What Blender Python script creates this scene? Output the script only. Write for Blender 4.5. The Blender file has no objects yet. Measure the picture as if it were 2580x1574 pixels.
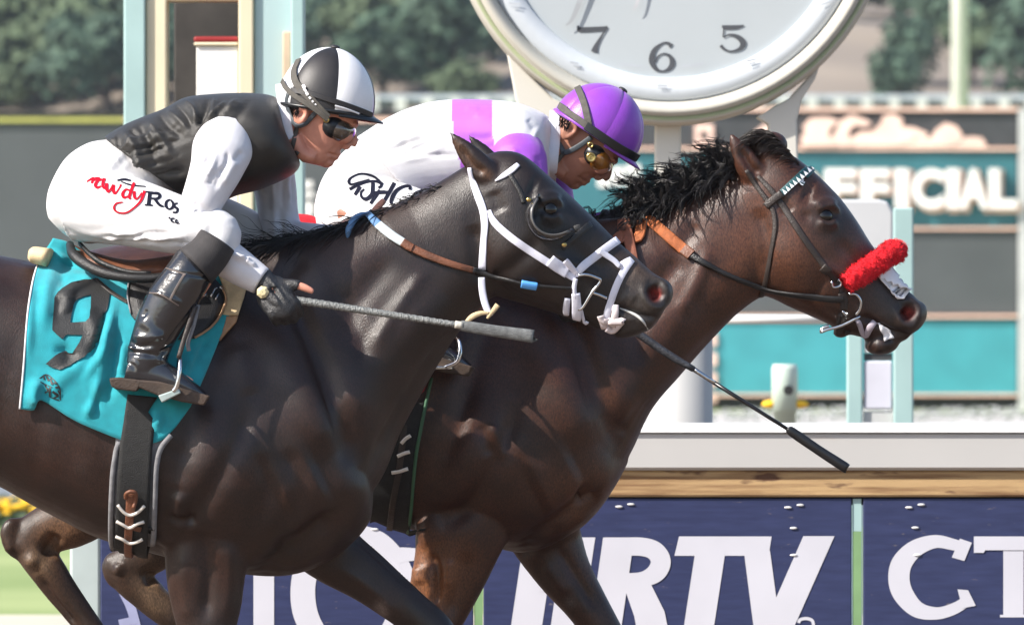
import bpy, bmesh, math, random
import numpy as np
from mathutils import Vector, Matrix
from mathutils.bvhtree import BVHTree

random.seed(7); RNG = np.random.default_rng(7)
SC = bpy.context.scene
COL = SC.collection

# ------------------------------------------------------------------ camera, sky, sun, exposure
CAM_D, CAM_H = 30.0, 1.40                      # metres from the near horse, metres above the track
cam = bpy.data.cameras.new('camera'); cam_o = bpy.data.objects.new('camera', cam); COL.objects.link(cam_o)
cam_o.location = (0, -CAM_D, CAM_H); cam_o.rotation_euler = (math.radians(90), 0, 0)
cam.sensor_width = 36.0; cam.lens = 36.0 * CAM_D / 2.58
cam.clip_start = 0.5; cam.clip_end = 6000
cam.dof.use_dof = True; cam.dof.focus_distance = CAM_D + 0.1; cam.dof.aperture_fstop = 14.0
SC.camera = cam_o

SUN_DIR = Vector((-0.68, -0.37, 0.63)).normalized()       # towards the sun
wd = bpy.data.worlds.new('World'); SC.world = wd; wd.use_nodes = True
nt = wd.node_tree; bg = nt.nodes['Background']
sky = nt.nodes.new('ShaderNodeTexSky'); sky.sky_type = 'NISHITA'; sky.sun_disc = False
sky.sun_elevation = math.asin(SUN_DIR.z); sky.sun_rotation = math.atan2(SUN_DIR.x, SUN_DIR.y)
sky.dust_density = 1.6
nt.links.new(sky.outputs[0], bg.inputs[0]); bg.inputs[1].default_value = 0.12
sl = bpy.data.lights.new('sun', 'SUN'); sl.energy = 4.6; sl.angle = math.radians(0.55); sl.color = (1.0, 0.94, 0.86)
so = bpy.data.objects.new('sun', sl); COL.objects.link(so)
so.rotation_euler = (-SUN_DIR).to_track_quat('-Z', 'Y').to_euler(); so.location = (-20, -12, 20)
SC.view_settings.view_transform = 'Standard'; SC.view_settings.look = 'None'
SC.view_settings.exposure = 0.80; SC.view_settings.gamma = 1.0
SC.view_settings.use_curve_mapping = False
SC.cycles.max_bounces = 6

# ------------------------------------------------------------------ helpers
K = 2580 / 2464
def P(u, v, y=0.0):
    """photo pixel (2580 wide) seen at depth y -> world point"""
    s = (CAM_D + y) / CAM_D / 1000.0
    return Vector(((u - 1290) * s, y, CAM_H - (v - 787) * s))
def D(u, v, y=0.0):
    return P(u * K, v * K, y)
def PX(co):
    co = np.asarray(co); s = 1000.0 * CAM_D / (CAM_D + co[:, 1])
    return np.stack([1290 + co[:, 0] * s, 787 - (co[:, 2] - CAM_H) * s], 1)

def cr(arr, m):
    """Catmull-Rom samples, m per segment"""
    a = np.asarray(arr, float)
    if len(a) == 2:
        t = np.linspace(0, 1, m + 1)[:, None]; return a[0] * (1 - t) + a[1] * t
    p = np.vstack([2 * a[0] - a[1], a, 2 * a[-1] - a[-2]]); out = []
    for i in range(1, len(p) - 2):
        t = np.linspace(0, 1, m, endpoint=False)[:, None]
        p0, p1, p2, p3 = p[i - 1], p[i], p[i + 1], p[i + 2]
        out.append(.5 * ((2 * p1) + (-p0 + p2) * t + (2 * p0 - 5 * p1 + 4 * p2 - p3) * t ** 2 + (-p0 + 3 * p1 - 3 * p2 + p3) * t ** 3))
    out.append(a[-1][None]); return np.vstack(out)

class MB:
    """collects geometry in world space; build() links it as one mesh object"""
    def __init__(s): s.v = []; s.f = []; s.mi = []
    def add(s, v, f, mi=0):
        o = len(s.v); s.v.extend([tuple(map(float, p)) for p in v])
        s.f.extend([tuple(i + o for i in q) for q in f]); s.mi.extend([mi] * len(f)); return s
    def box(s, a, b, mi=0):
        x0, y0, z0 = a; x1, y1, z1 = b
        return s.add([(x0,y0,z0),(x1,y0,z0),(x1,y1,z0),(x0,y1,z0),(x0,y0,z1),(x1,y0,z1),(x1,y1,z1),(x0,y1,z1)],
              [(0,3,2,1),(4,5,6,7),(0,1,5,4),(1,2,6,5),(2,3,7,6),(3,0,4,7)], mi)
    def prism(s, pts, y0, y1, mi=0):
        """pts: list of (x,z) outline, extruded from y0 to y1"""
        n = len(pts)
        v = [(x, y0, z) for x, z in pts] + [(x, y1, z) for x, z in pts]
        f = [tuple(range(n)), tuple(range(2 * n - 1, n - 1, -1))]
        f += [(i, i + n, (i + 1) % n + n, (i + 1) % n) for i in range(n)]
        return s.add(v, f, mi)
    def tube(s, pts, r, seg=10, m=4, mi=0, cap=True):
        v, f = tube(pts, r, seg, m, cap); return s.add(v, f, mi)
    def lathe(s, prof, origin, axis='Z', seg=32, mi=0, closed=False):
        """prof: (radius, height) list"""
        v = []; f = []; n = len(prof); o = Vector(origin)
        for i in range(seg):
            a = 2 * math.pi * i / seg; c, q = math.cos(a), math.sin(a)
            for r, h in prof:
                p = {'Z': Vector((r*c, r*q, h)), 'Y': Vector((r*c, h, r*q)), 'X': Vector((h, r*c, r*q))}[axis]
                v.append(o + p)
        m = n if closed else n - 1
        for i in range(seg):
            for j in range(m):
                a, b = i * n + j, i * n + (j + 1) % n; c, d = ((i + 1) % seg) * n + (j + 1) % n, ((i + 1) % seg) * n + j
                f.append((a, b, c, d))
        return s.add(v, f, mi)
    def ell(s, c, r, axes=None, seg=20, mi=0):
        v = []; f = []; n = seg // 2
        A = axes if axes is not None else Matrix.Identity(3)
        for i in range(n + 1):
            th = math.pi * i / n
            for j in range(seg):
                ph = 2 * math.pi * j / seg
                v.append(Vector(c) + A @ Vector((r[0]*math.sin(th)*math.cos(ph), r[1]*math.sin(th)*math.sin(ph), r[2]*math.cos(th))))
        for i in range(n):
            for j in range(seg):
                f.append((i*seg+j, (i+1)*seg+j, (i+1)*seg+(j+1) % seg, i*seg+(j+1) % seg))
        return s.add(v, f, mi)
    def build(s, name, mats, parent=None, smooth=False, bevel=0):
        me = bpy.data.meshes.new(name)
        off = Vector(parent_world(parent)) if parent else Vector((0, 0, 0))
        me.from_pydata([(p[0]-off.x, p[1]-off.y, p[2]-off.z) for p in s.v], [], s.f)
        return finish(me, name, mats, parent, smooth, s.mi if any(s.mi) else None, bevel)

def parent_world(o):
    w = Vector((0, 0, 0))
    while o is not None:
        w += Vector(o.location); o = o.parent
    return w
def finish(me, name, mats, parent=None, smooth=False, mi=None, bevel=0):
    if not isinstance(mats, (list, tuple)): mats = [mats]
    for m in mats: me.materials.append(m)
    if mi is not None: me.polygons.foreach_set('material_index', mi)
    me.validate(); me.update()
    bm = bmesh.new(); bm.from_mesh(me)
    bmesh.ops.remove_doubles(bm, verts=bm.verts, dist=1e-6)
    bmesh.ops.recalc_face_normals(bm, faces=bm.faces)
    bm.to_mesh(me); bm.free()
    if smooth: me.polygons.foreach_set('use_smooth', [True] * len(me.polygons))
    o = bpy.data.objects.new(name, me); COL.objects.link(o)
    if parent is not None: o.parent = parent
    if bevel:
        b = o.modifiers.new('bevel', 'BEVEL'); b.width = bevel; b.segments = 2; b.limit_method = 'ANGLE'
    return o
def tag(o, label, cat=None, group=None):
    o['label'] = label
    if cat: o['category'] = cat
    if group: o['group'] = group
    return o
def thing(name, label, cat, loc=(0, 0, 0), group=None):
    o = bpy.data.objects.new(name, None); COL.objects.link(o); o.location = loc; o.empty_display_size = .1
    return tag(o, label, cat, group)
def struct(o): o['kind'] = 'structure'; return o

def frame(t):
    """in-picture normal and depth-ish binormal of a tangent"""
    Y = Vector((0, 1, 0))
    if abs(t.y) > .93: Y = Vector((0, 0, 1))
    n = t.cross(Y).normalized(); b = n.cross(t).normalized(); return n, b
def tube(pts, r, seg=10, m=4, cap=True):
    """pts world points; r list of radius or (in-picture radius, depth radius)"""
    k = len(pts); R = []
    for i in range(k):
        q = r[i] if isinstance(r, (list, tuple)) else r
        R.append(q if isinstance(q, (list, tuple)) else (q, q))
    A = cr(np.hstack([np.array([list(p) for p in pts]), np.array(R)]), m)
    v = []; f = []; N = len(A); pn = None
    for i in range(N):
        t = Vector(A[min(i+1, N-1), :3] - A[max(i-1, 0), :3]).normalized()
        n, b = frame(t)
        if pn is not None and n.dot(pn) < 0: n, b = -n, -b
        pn = n; c = Vector(A[i, :3])
        for j in range(seg):
            a = 2 * math.pi * j / seg
            v.append(c + n * (math.cos(a) * max(A[i, 3], 1e-4)) + b * (math.sin(a) * max(A[i, 4], 1e-4)))
    for i in range(N - 1):
        for j in range(seg):
            f.append((i*seg+j, i*seg+(j+1) % seg, (i+1)*seg+(j+1) % seg, (i+1)*seg+j))
    if cap:
        for base, idx in ((0, 0), (N - 1, (N - 1) * seg)):
            c = len(v); v.append(Vector(A[base, :3]))
            for j in range(seg): f.append((c, idx + j, idx + (j + 1) % seg))
    return v, f
def loft(st, y0, m=5, seg=40):
    """st rows: top u,v, bottom u,v (photo px), half width m, asymmetry (+ wider at top), exponent, y offset"""
    A = []
    for s in st:
        s = list(s) + [0, 2.2, 0][len(s) - 5:] if len(s) < 8 else list(s)
        A.append(s)
    A = cr(A, m); v = []; f = []; N = len(A)
    for a in A:
        T = P(a[0], a[1], y0); B = P(a[2], a[3], y0); c = (T + B) / 2; h = (T - B) / 2
        for j in range(seg):
            th = 2 * math.pi * j / seg; q, w = math.cos(th), math.sin(th); e = 2 / max(a[6], 1.2)
            vs = math.copysign(abs(q) ** e, q); vc = math.copysign(abs(w) ** e, w)
            p = c + h * vs; p = Vector((p.x, p.y + a[7] + max(a[4], .001) * (1 + a[5] * vs) * vc, p.z)); v.append(p)
    for i in range(N - 1):
        for j in range(seg):
            f.append((i*seg+j, i*seg+(j+1) % seg, (i+1)*seg+(j+1) % seg, (i+1)*seg+j))
    for i in (0, N - 1):
        c = len(v); v.append(sum((v[i*seg+j] for j in range(seg)), Vector()) / seg)
        for j in range(seg): f.append((c, i*seg+j, i*seg+(j+1) % seg))
    return v, f
def remesh(mb, voxel, smooth=6, factor=.5):
    me = bpy.data.meshes.new('tmp'); me.from_pydata(mb.v, [], mb.f); me.validate()
    bm = bmesh.new(); bm.from_mesh(me); bmesh.ops.recalc_face_normals(bm, faces=bm.faces); bm.to_mesh(me); bm.free()
    o = bpy.data.objects.new('tmp', me); COL.objects.link(o)
    q = o.modifiers.new('r', 'REMESH'); q.mode = 'VOXEL'; q.voxel_size = voxel
    if smooth:
        q = o.modifiers.new('s', 'SMOOTH'); q.factor = factor; q.iterations = smooth
    dg = bpy.context.evaluated_depsgraph_get(); dg.update()
    out = bpy.data.meshes.new_from_object(o.evaluated_get(dg))
    bpy.data.objects.remove(o); bpy.data.meshes.remove(me); return out
def get_co(me):
    a = np.empty(len(me.vertices) * 3, np.float32); me.vertices.foreach_get('co', a); return a.reshape(-1, 3).astype(float)
def get_no(me):
    a = np.empty(len(me.vertices) * 3, np.float32); me.vertex_normals.foreach_get('vector', a); return a.reshape(-1, 3).astype(float)
def set_co(me, co):
    me.vertices.foreach_set('co', np.ascontiguousarray(co, np.float32).ravel()); me.update()
def pdist(p, poly):
    """distance of points p (n,2) to a polyline, and parameter 0..1 along it"""
    best = np.full(len(p), 1e9); par = np.zeros(len(p)); n = len(poly) - 1
    for i in range(max(n, 1)):
        a = np.array(poly[i], float); b = np.array(poly[min(i + 1, len(poly) - 1)], float); d = b - a; L = d @ d
        t = np.clip(((p - a) @ d) / L, 0, 1) if L > 0 else np.zeros(len(p))
        q = np.hypot(*(p - (a + t[:, None] * d)).T); m = q < best; best[m] = q[m]; par[m] = (i + t[m]) / max(n, 1)
    return best, par
def sculpt(me, strokes, y0, side=0, pw=1.0):
    """strokes: (px polyline, sigma px, amplitude m[, side]); moves vertices along their normal on the flank facing the viewer and its mirror"""
    co = get_co(me); no = get_no(me)
    s = 1000.0 * CAM_D / (CAM_D + y0); uv = np.stack([1290 + co[:, 0]*s, 787 - (co[:, 2]-CAM_H)*s], 1)
    disp = np.zeros(len(co)); w = np.clip(np.abs(no[:, 1]) * 1.6, 0, 1) ** pw
    for st in strokes:
        poly, sg, am = st[:3]; sd = st[3] if len(st) > 3 else side
        pl = np.array(poly, float); lo, hi = pl.min(0) - 3*sg, pl.max(0) + 3*sg
        k = np.where(((uv >= lo) & (uv <= hi)).all(1))[0]
        if sd == -1: k = k[no[k, 1] < 0]
        if sd == 1: k = k[no[k, 1] > 0]
        if not len(k): continue
        pts = cr(pl, 6) if len(pl) > 2 else pl
        d, t = pdist(uv[k], pts); fade = np.clip(np.minimum(t, 1 - t) * 5, .15, 1) if len(pl) > 1 else 1
        disp[k] += am * np.exp(-.5 * (d / sg) ** 2) * fade
    set_co(me, co + no * (disp * w)[:, None])
def bvh_of(me):
    return BVHTree.FromPolygons([tuple(v.co) for v in me.vertices], [tuple(p.vertices) for p in me.polygons])
def hit(bvh, u, v, y0, off=0.0, far=False):
    """the point of a surface seen at a photo pixel (from the viewer's side, or from the far side)"""
    o = Vector((0, -CAM_D, CAM_H)); d = (P(u, v, y0) - o).normalized()
    if far:
        o = P(u, v, y0) + d * 3; d = -d
    r = bvh.ray_cast(o, d)
    if r[0] is None:
        q = bvh.find_nearest(P(u, v, y0 - .1 if not far else y0 + .1)); return q[0] + q[1] * off, q[1]
    n = r[1]
    if n.dot(d) > 0: n = -n
    return r[0] + n * off, n
def ribbon(pts, nrm, width, thick, mb=None, mi=0, taper=None):
    """a flat strap with a rounded rectangular section; pts, nrm lists of Vectors"""
    mb = mb or MB(); n = len(pts); v = []; f = []
    for i in range(n):
        t = (pts[min(i+1, n-1)] - pts[max(i-1, 0)]).normalized(); N = nrm[i].normalized(); b = t.cross(N).normalized(); N = b.cross(t).normalized()
        w = (width[i] if isinstance(width, (list, tuple)) else width) / 2; h = thick / 2; e = min(h * .9, w * .5)
        c = pts[i]
        for x, y in ((-w, -h), (w, -h), (w, h*.4), (w-e, h), (-w+e, h), (-w, h*.4)): v.append(c + b * x + N * y)
    k = 6
    for i in range(n - 1):
        for j in range(k): f.append((i*k+j, i*k+(j+1) % k, (i+1)*k+(j+1) % k, (i+1)*k+j))
    f.append(tuple(range(k))); f.append(tuple(range((n-1)*k + k-1, (n-1)*k-1, -1)))
    return mb.add(v, f, mi)
def strap(bvh, px, y0, width, thick=.004, off=.002, m=6, mb=None, mi=0, smooth_n=2, yshift=0):
    """a strap lying on a surface along a pixel path"""
    Q = cr(px, m); pts = []; nr = []
    for u, v in Q:
        p, n = hit(bvh, u, v, y0, off); pts.append(p + Vector((0, yshift, 0))); nr.append(n)
    for _ in range(smooth_n):
        pts = [pts[0]] + [(pts[i-1] + pts[i]*2 + pts[i+1]) / 4 for i in range(1, len(pts)-1)] + [pts[-1]]
        nr = [nr[0]] + [((nr[i-1] + nr[i]*2 + nr[i+1]) / 4).normalized() for i in range(1, len(nr)-1)] + [nr[-1]]
    w = width
    if isinstance(width, (list, tuple)):
        w = list(np.interp(np.linspace(0, 1, len(pts)), np.linspace(0, 1, len(width)), width))
    return ribbon(pts, nr, w, thick, mb, mi)
def wrap(bvh, a, b, y0, phi0, phi1, width, thick=.004, off=.002, n=28, mb=None, mi=0, rad=.35):
    """a strap round a limb or head in the plane through pixels a (front) and b (back) and the depth axis; phi 0 = front, 90 = viewer side"""
    A = P(*a, y0); B = P(*b, y0); c = (A + B) / 2; e1 = (A - B).normalized(); e2 = Vector((0, -1, 0)); pts = []; nr = []
    for i in range(n + 1):
        ph = math.radians(phi0 + (phi1 - phi0) * i / n); d = e1 * math.cos(ph) + e2 * math.sin(ph)
        r = bvh.ray_cast(c + d * rad, -d)
        if r[0] is None: continue
        pts.append(r[0] + d * off); nr.append(d)
    for _ in range(2):
        pts = [pts[0]] + [(pts[i-1] + pts[i]*2 + pts[i+1]) / 4 for i in range(1, len(pts)-1)] + [pts[-1]]
    return ribbon(pts, nr, width, thick, mb, mi)
def decal(bvh, strokes, y0, off=.002, m=6, mb=None, fn=None):
    """flat print: strokes of (u,v,width px) laid on a surface"""
    mb = mb or MB()
    for k, st in enumerate(strokes):
        Q = cr([list(p) for p in st], m); n = len(Q); v = []; f = []
        o = off + .0003 * (k % 5)
        for i in range(n):
            t = Q[min(i+1, n-1), :2] - Q[max(i-1, 0), :2]; t = t / (np.hypot(*t) + 1e-9); nn = np.array([-t[1], t[0]])
            for e in (-1, -.33, .33, 1):
                q = Q[i, :2] + nn * e * Q[i, 2] / 2
                v.append(fn(q, o) if fn else hit(bvh, q[0], q[1], y0, o)[0])
        for i in range(n - 1):
            for j in range(3): f.append((i*4+j, i*4+j+1, (i+1)*4+j+1, (i+1)*4+j))
        mb.add(v, f)
    return mb

# ------------------------------------------------------------------ materials
def M(name, base, rough=.6, var=.12, vs=8.0, bump=0.0, bs=120.0, metal=0.0, spec=.5, sheen=0.0, coat=0.0, attr=None, second=None, sharp=(.35, .65), stretch=(1, 1, 1), trans=0.0, emit=0.0, bstretch=None, bdist=.01):
    m = bpy.data.materials.new(name); m.use_nodes = True; n = m.node_tree.nodes; l = m.node_tree.links
    b = n['Principled BSDF']; tc = n.new('ShaderNodeTexCoord'); mp = n.new('ShaderNodeMapping'); mp.inputs['Scale'].default_value = stretch
    l.new(tc.outputs['Object'], mp.inputs[0])
    no = n.new('ShaderNodeTexNoise'); no.inputs['Scale'].default_value = vs; no.inputs['Detail'].default_value = 5; l.new(mp.outputs[0], no.inputs['Vector'])
    rp = n.new('ShaderNodeMapRange'); rp.inputs[1].default_value = sharp[0]; rp.inputs[2].default_value = sharp[1]; l.new(no.outputs[0], rp.inputs[0])
    mx = n.new('ShaderNodeMix'); mx.data_type = 'RGBA'; l.new(rp.outputs[0], mx.inputs[0])
    c2 = second if second else tuple(min(1, c * (1 + var)) for c in base); c1 = base if second else tuple(c * (1 - var) for c in base)
    if attr:
        at = n.new('ShaderNodeAttribute'); at.attribute_name = attr
        for i, k in ((6, 1 - var), (7, 1 + var)):
            vm = n.new('ShaderNodeVectorMath'); vm.operation = 'SCALE'; vm.inputs['Scale'].default_value = k
            l.new(at.outputs['Color'], vm.inputs[0]); l.new(vm.outputs[0], mx.inputs[i])
    else:
        mx.inputs[6].default_value = (*c1, 1); mx.inputs[7].default_value = (*c2, 1)
    l.new(mx.outputs[2], b.inputs['Base Color'])
    b.inputs['Roughness'].default_value = rough; b.inputs['Metallic'].default_value = metal
    b.inputs['Specular IOR Level'].default_value = spec; b.inputs['Sheen Weight'].default_value = sheen
    b.inputs['Coat Weight'].default_value = coat; b.inputs['Coat Roughness'].default_value = .12
    b.inputs['Transmission Weight'].default_value = trans
    if emit:
        l.new(mx.outputs[2], b.inputs['Emission Color']); b.inputs['Emission Strength'].default_value = emit
    if bump:
        nb = n.new('ShaderNodeTexNoise'); nb.inputs['Scale'].default_value = bs; nb.inputs['Detail'].default_value = 4
        if bstretch:
            mp2 = n.new('ShaderNodeMapping'); mp2.inputs['Scale'].default_value = bstretch; l.new(tc.outputs['Object'], mp2.inputs[0]); l.new(mp2.outputs[0], nb.inputs['Vector'])
        else: l.new(tc.outputs['Object'], nb.inputs['Vector'])
        bp = n.new('ShaderNodeBump'); bp.inputs['Strength'].default_value = bump; bp.inputs['Distance'].default_value = bdist
        l.new(nb.outputs[0], bp.inputs['Height']); l.new(bp.outputs[0], b.inputs['Normal'])
    return m
# ------------------------------------------------------------------ ground and hill
m_dirt = M('track_dirt', (.16, .115, .085), .95, .25, 3, .5, 30)
m_lawn = M('lawn_grass', (.20, .27, .085), .9, .35, .25, .4, 4, second=(.30, .36, .14))
m_path = M('pale_path', (.52, .47, .38), .9, .12, .5)
m_hill = M('dry_hillside', (.19, .16, .135), .95, .3, .05, second=(.29, .24, .19), sharp=(.42, .6))
mb = MB(); mb.add([(-700, -200, 0), (700, -200, 0), (700, 1200, 0), (-700, 1200, 0)], [(0, 1, 2, 3)]); struct(mb.build('ground', m_dirt))
mb = MB(); mb.add([(-300, 24.5, .004), (300, 24.5, .004), (300, 260, .004), (-300, 260, .004)], [(0, 1, 2, 3)]); struct(mb.build('lawn', m_lawn))
mb = MB(); mb.box((-300, 21.5, 0), (300, 24.4, .02)); struct(mb.build('path', m_path))
q = MB(); q.box((-60, 47.5, .0), (60, 78, .010)); struct(q.build('service_road', M('grey_asphalt', (.17, .19, .21), .9, .15, 1)))
v = []; f = []; nx, ny = 90, 40
for j in range(ny + 1):
    for i in range(nx + 1):
        x = -450 + 900 * i / nx; y = 330 + 700 * (j / ny) ** 1.4
        z = max(0, (y - 345)) * .125 + 3 * math.sin(x * .021 + 1) * min(1, (y-330) / 90) + 1.6 * math.sin(x * .07 + y * .05) * min(1, (y-330) / 60)
        if j == 0: z = -2
        v.append((x, y, z))
for j in range(ny):
    for i in range(nx): f.append((j*(nx+1)+i, j*(nx+1)+i+1, (j+1)*(nx+1)+i+1, (j+1)*(nx+1)+i))
hill = struct(MB().add(v, f).build('hill', m_hill, smooth=True))
hill_bvh = bvh_of(hill.data)

m_leafs = [M('scrub_leaf_dark', (.038, .078, .045), .8, .3, .5), M('scrub_leaf_grey', (.052, .098, .062), .8, .3, .5), M('scrub_leaf_olive', (.070, .105, .050), .8, .3, .5)]
m_bark = M('scrub_bark', (.07, .055, .045), .9)
def scrub_mesh(seed, leaf):
    r = np.random.default_rng(seed); mb = MB()
    lobes = [(r.uniform(-1.6, 1.6), r.uniform(-1.3, 1.3), r.uniform(1.3, 3.3), r.uniform(.8, 1.5)) for _ in range(9)]
    for lx, ly, lz, lr in lobes:
        for _ in range(130):
            d = r.normal(size=3); d /= np.linalg.norm(d); c = np.array([lx, ly, lz]) + d * lr * r.uniform(.55, 1.08) * np.array([1, 1, .8])
            a = r.normal(size=3); a /= np.linalg.norm(a); b = np.cross(a, d); b /= np.linalg.norm(b) + 1e-9; s = r.uniform(.12, .30)
            mb.add([c - a*s - b*s*.6, c + a*s - b*s*.6, c + a*s*.7 + b*s*.6, c - a*s*.7 + b*s*.6], [(0, 1, 2, 3)])
    crown = mb; t = MB()
    t.tube([Vector((0, 0, -.3)), Vector((.1, 0, .8)), Vector((.2, .1, 1.8))], [.16, .12, .05], 7)
    for lx, ly, lz, lr in lobes[:5]: t.tube([Vector((.1, 0, .6)), Vector((lx*.5, ly*.5, lz*.6)), Vector((lx, ly, lz))], [.08, .05, .02], 5)
    return crown, t
protos = []
for k in range(3):
    c, t = scrub_mesh(k + 3, 0); 
    co = c.build('crown', m_leafs[k]); to = t.build('trunk', m_bark); protos.append((co.data, to.data))
    bpy.data.objects.remove(co); bpy.data.objects.remove(to)
spots = []
rr = np.random.default_rng(12)
def dens(u, v):
    if u < -160 or u > 2640: return .7
    if u < 330: return .95 if not (170 < u < 300 and v < 40) else .3
    if u < 1100: return .9
    if u < 1260: return .35 if v > 90 else .75
    if u > 2330 and v < 60: return .2
    if u > 2120: return .85 if v < 175 else .3
    return .15
tries = 0
while len(spots) < 120 and tries < 4000:
    tries += 1; u = rr.uniform(-700, 3150); v = rr.uniform(-160, 290)
    if rr.random() > dens(u, v): continue
    if any(abs(u - a) < 70 and abs(v - b) < 40 for a, b in spots): continue
    spots.append((u, v))
for i, (u, v) in enumerate(spots):
    o0 = Vector((0, -CAM_D, CAM_H)); h = hill_bvh.ray_cast(o0, (D(u, v, 400) - o0).normalized())
    if h[0] is None: continue
    k = int(rr.integers(3)); s = rr.uniform(.55, 1.15) * (1 if u > 600 else 1.15)
    e = thing('scrub_tree', 'dark green scrub tree on the dry hillside', 'tree', h[0] - Vector((0, 0, .2 * s)), 'scrub trees on the hillside')
    e.scale = (s, s, s * rr.uniform(.8, 1.1)); e.rotation_euler[2] = rr.uniform(0, 6.28)
    for nm, me in (('crown', protos[k][0]), ('trunk', protos[k][1])):
        q = bpy.data.objects.new(nm, me); COL.objects.link(q); q.parent = e

# ------------------------------------------------------------------ far boundary fence, light pole
m_white = M('white_paint', (.74, .74, .72), .5, .05, 3)
m_pale = M('pale_grey_paint', (.55, .56, .55), .5, .06, 3)
m_cream = M('cream_paint', (.74, .66, .47), .55, .06, 3)
m_teal_pale = M('pale_teal_paint', (.36, .52, .51), .5, .07, 4)
m_teal = M('teal_panel', (.045, .29, .33), .5, .08, 2)
m_teal_dk = M('dark_teal_panel', (.03, .145, .17), .5, .08, 2)
m_board = M('charcoal_panel', (.045, .048, .052), .6, .10, 3)
m_boardg = M('grey_panel', (.070, .078, .080), .6, .10, 1)
m_black = M('black_void', (.012, .013, .014), .7, .2, 4)
m_peach = M('peach_trim', (.86, .58, .46), .55, .06, 3)
m_peach2 = M('pale_peach_relief', (.90, .62, .52), .55, .12, 2)
m_cream2 = M('ivory_letter', (.86, .84, .80), .5, .04, 3)
m_olive = M('yellow_green_trim', (.42, .42, .10), .6, .1, 3)
m_red = M('red_paint', (.30, .02, .02), .5, .1, 5)
Yf = 235
fe = thing('boundary_fence', 'pale blue-grey railing along the foot of the hillside', 'fence', D(1650, 250, Yf))
mbf = MB(); a = D(700, 228, Yf); b = D(2700, 240, Yf); mbf.box((a.x, Yf, b.z), (b.x, Yf + .3, a.z)); mbf.build('rail', M('fence_rail', (.42, .47, .54), .6, .1), fe)
mbf = MB(); a = D(700, 243, Yf); b = D(2700, 256, Yf); mbf.box((a.x, Yf + .1, b.z), (b.x, Yf + .2, a.z)); mbf.build('mesh_panel', M('fence_mesh', (.20, .22, .23), .8, .3, 1), fe)
for i in range(31):
    p = D(700 + i * 66, 228, Yf); q = MB(); q.box((p.x - .12, Yf - .12, 0), (p.x + .12, Yf - .01, p.z - .05)); q.build('post', m_pale, fe)
Yp = 200
p0 = D(2310, 255, Yp)
lp = thing('light_pole', 'tall pale light pole rising above the tote board', 'pole', (p0.x, Yp, 0))
q = MB(); q.lathe([(.001, 0), (.17, 0), (.15, 26), (.001, 26)], (p0.x, Yp, 0), 'Z', 16); q.build('shaft', m_white, lp, True)
q = MB(); q.lathe([(.001, 0), (.3, 0), (.3, .25), (.16, .35), (.001, .35)], (p0.x, Yp, 0), 'Z', 16); q.build('base', m_pale, lp)

# ------------------------------------------------------------------ tote board in the infield
Yt = 132.0
def T(u, v, dy=0): return D(u, v, Yt + dy) if dy == 0 else Vector((D(u, v, Yt).x, Yt + dy, D(u, v, Yt).z))
tb = thing('tote_board', 'long low results board with teal bands reading OFFICIAL', 'scoreboard', (0, Yt, 0))
def band(name, u0, v0, u1, v1, mat, proud=0.0, depth=.5):
    a = D(u0, v0, Yt); b = D(u1, v1, Yt); q = MB(); q.box((a.x, Yt - proud, b.z), (b.x, Yt - proud + depth, a.z)); return q.build(name, mat, tb)
band('backing', -1200, 268, 2450, 984, m_black, 0, 1.2)
band('header_panel', 1240, 273, 2446, 353, m_board, .05)
band('official_panel', 1240, 365, 2446, 545, m_teal_dk, .05)
band('result_panel', 1240, 556, 2446, 754, m_boardg, .05)
band('lower_panel', 1240, 770, 2446, 946, m_teal, .05)
band('odds_panel', -1190, 296, -56, 980, m_boardg, .05); band('odds_panel', -50, 296, 300, 980, m_boardg, .05)
band('odds_panel', 304, 296, 1228, 980, m_boardg, .051)
for v0, v1 in ((260, 268), (355, 362), (547, 553), (757, 764), (947, 953)): band('trim_strip', 1232, v0, 2449, v1, m_peach, .12, .16)
band('trim_strip', -1200, 284, 300, 294, m_olive, .12, .16); band('trim_strip', 300, 284, 1230, 293, m_peach, .12, .16)
band('end_post', 2450, 262, 2470, 985, m_pale, .1, .6)
band('result_panel', 2474, 262, 2700, 980, m_boardg, .05)
def text_mesh(s, size, offset=0, ext=.02, shear=0, spacing=1.0):
    c = bpy.data.curves.new('t', 'FONT'); c.body = s; c.size = size; c.offset = offset; c.extrude = ext; c.shear = shear; c.space_character = spacing
    c.resolution_u = 5; o = bpy.data.objects.new('t', c); COL.objects.link(o)
    dg = bpy.context.evaluated_depsgraph_get(); dg.update(); me = bpy.data.meshes.new_from_object(o.evaluated_get(dg))
    bpy.data.objects.remove(o); return me
def text_fit(ch, x0, x1, z0, z1, y, name, mat, parent, off=.0, ext=.03):
    """one raised letter stretched to a box in the XZ plane"""
    me = text_mesh(ch, 1.0, off, .1)
    co = get_co(me); lo, hi = co.min(0), co.max(0); t = (co - lo) / np.maximum(hi - lo, 1e-6); par = parent_world(parent)
    n = np.stack([x0 + t[:, 0]*(x1-x0) - par.x, y - ext + (1 - t[:, 2]) * ext - par.y, z0 + t[:, 1]*(z1-z0) - par.z], 1); set_co(me, n)
    return finish(me, name, mat, parent)
LET = [('O', 1868, 1960), ('F', 1968, 2042), ('F', 2052, 2122), ('I', 2134, 2160), ('C', 2172, 2262), ('I', 2272, 2296), ('A', 2300, 2372), ('L', 2380, 2440)]
LET = [('O', 1890, 1968), ('F', 1984, 2058), ('F', 2070, 2138), ('I', 2152, 2184), ('C', 2192, 2270), ('I', 2276, 2306), ('A', 2306, 2376), ('L', 2378, 2446)]
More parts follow.
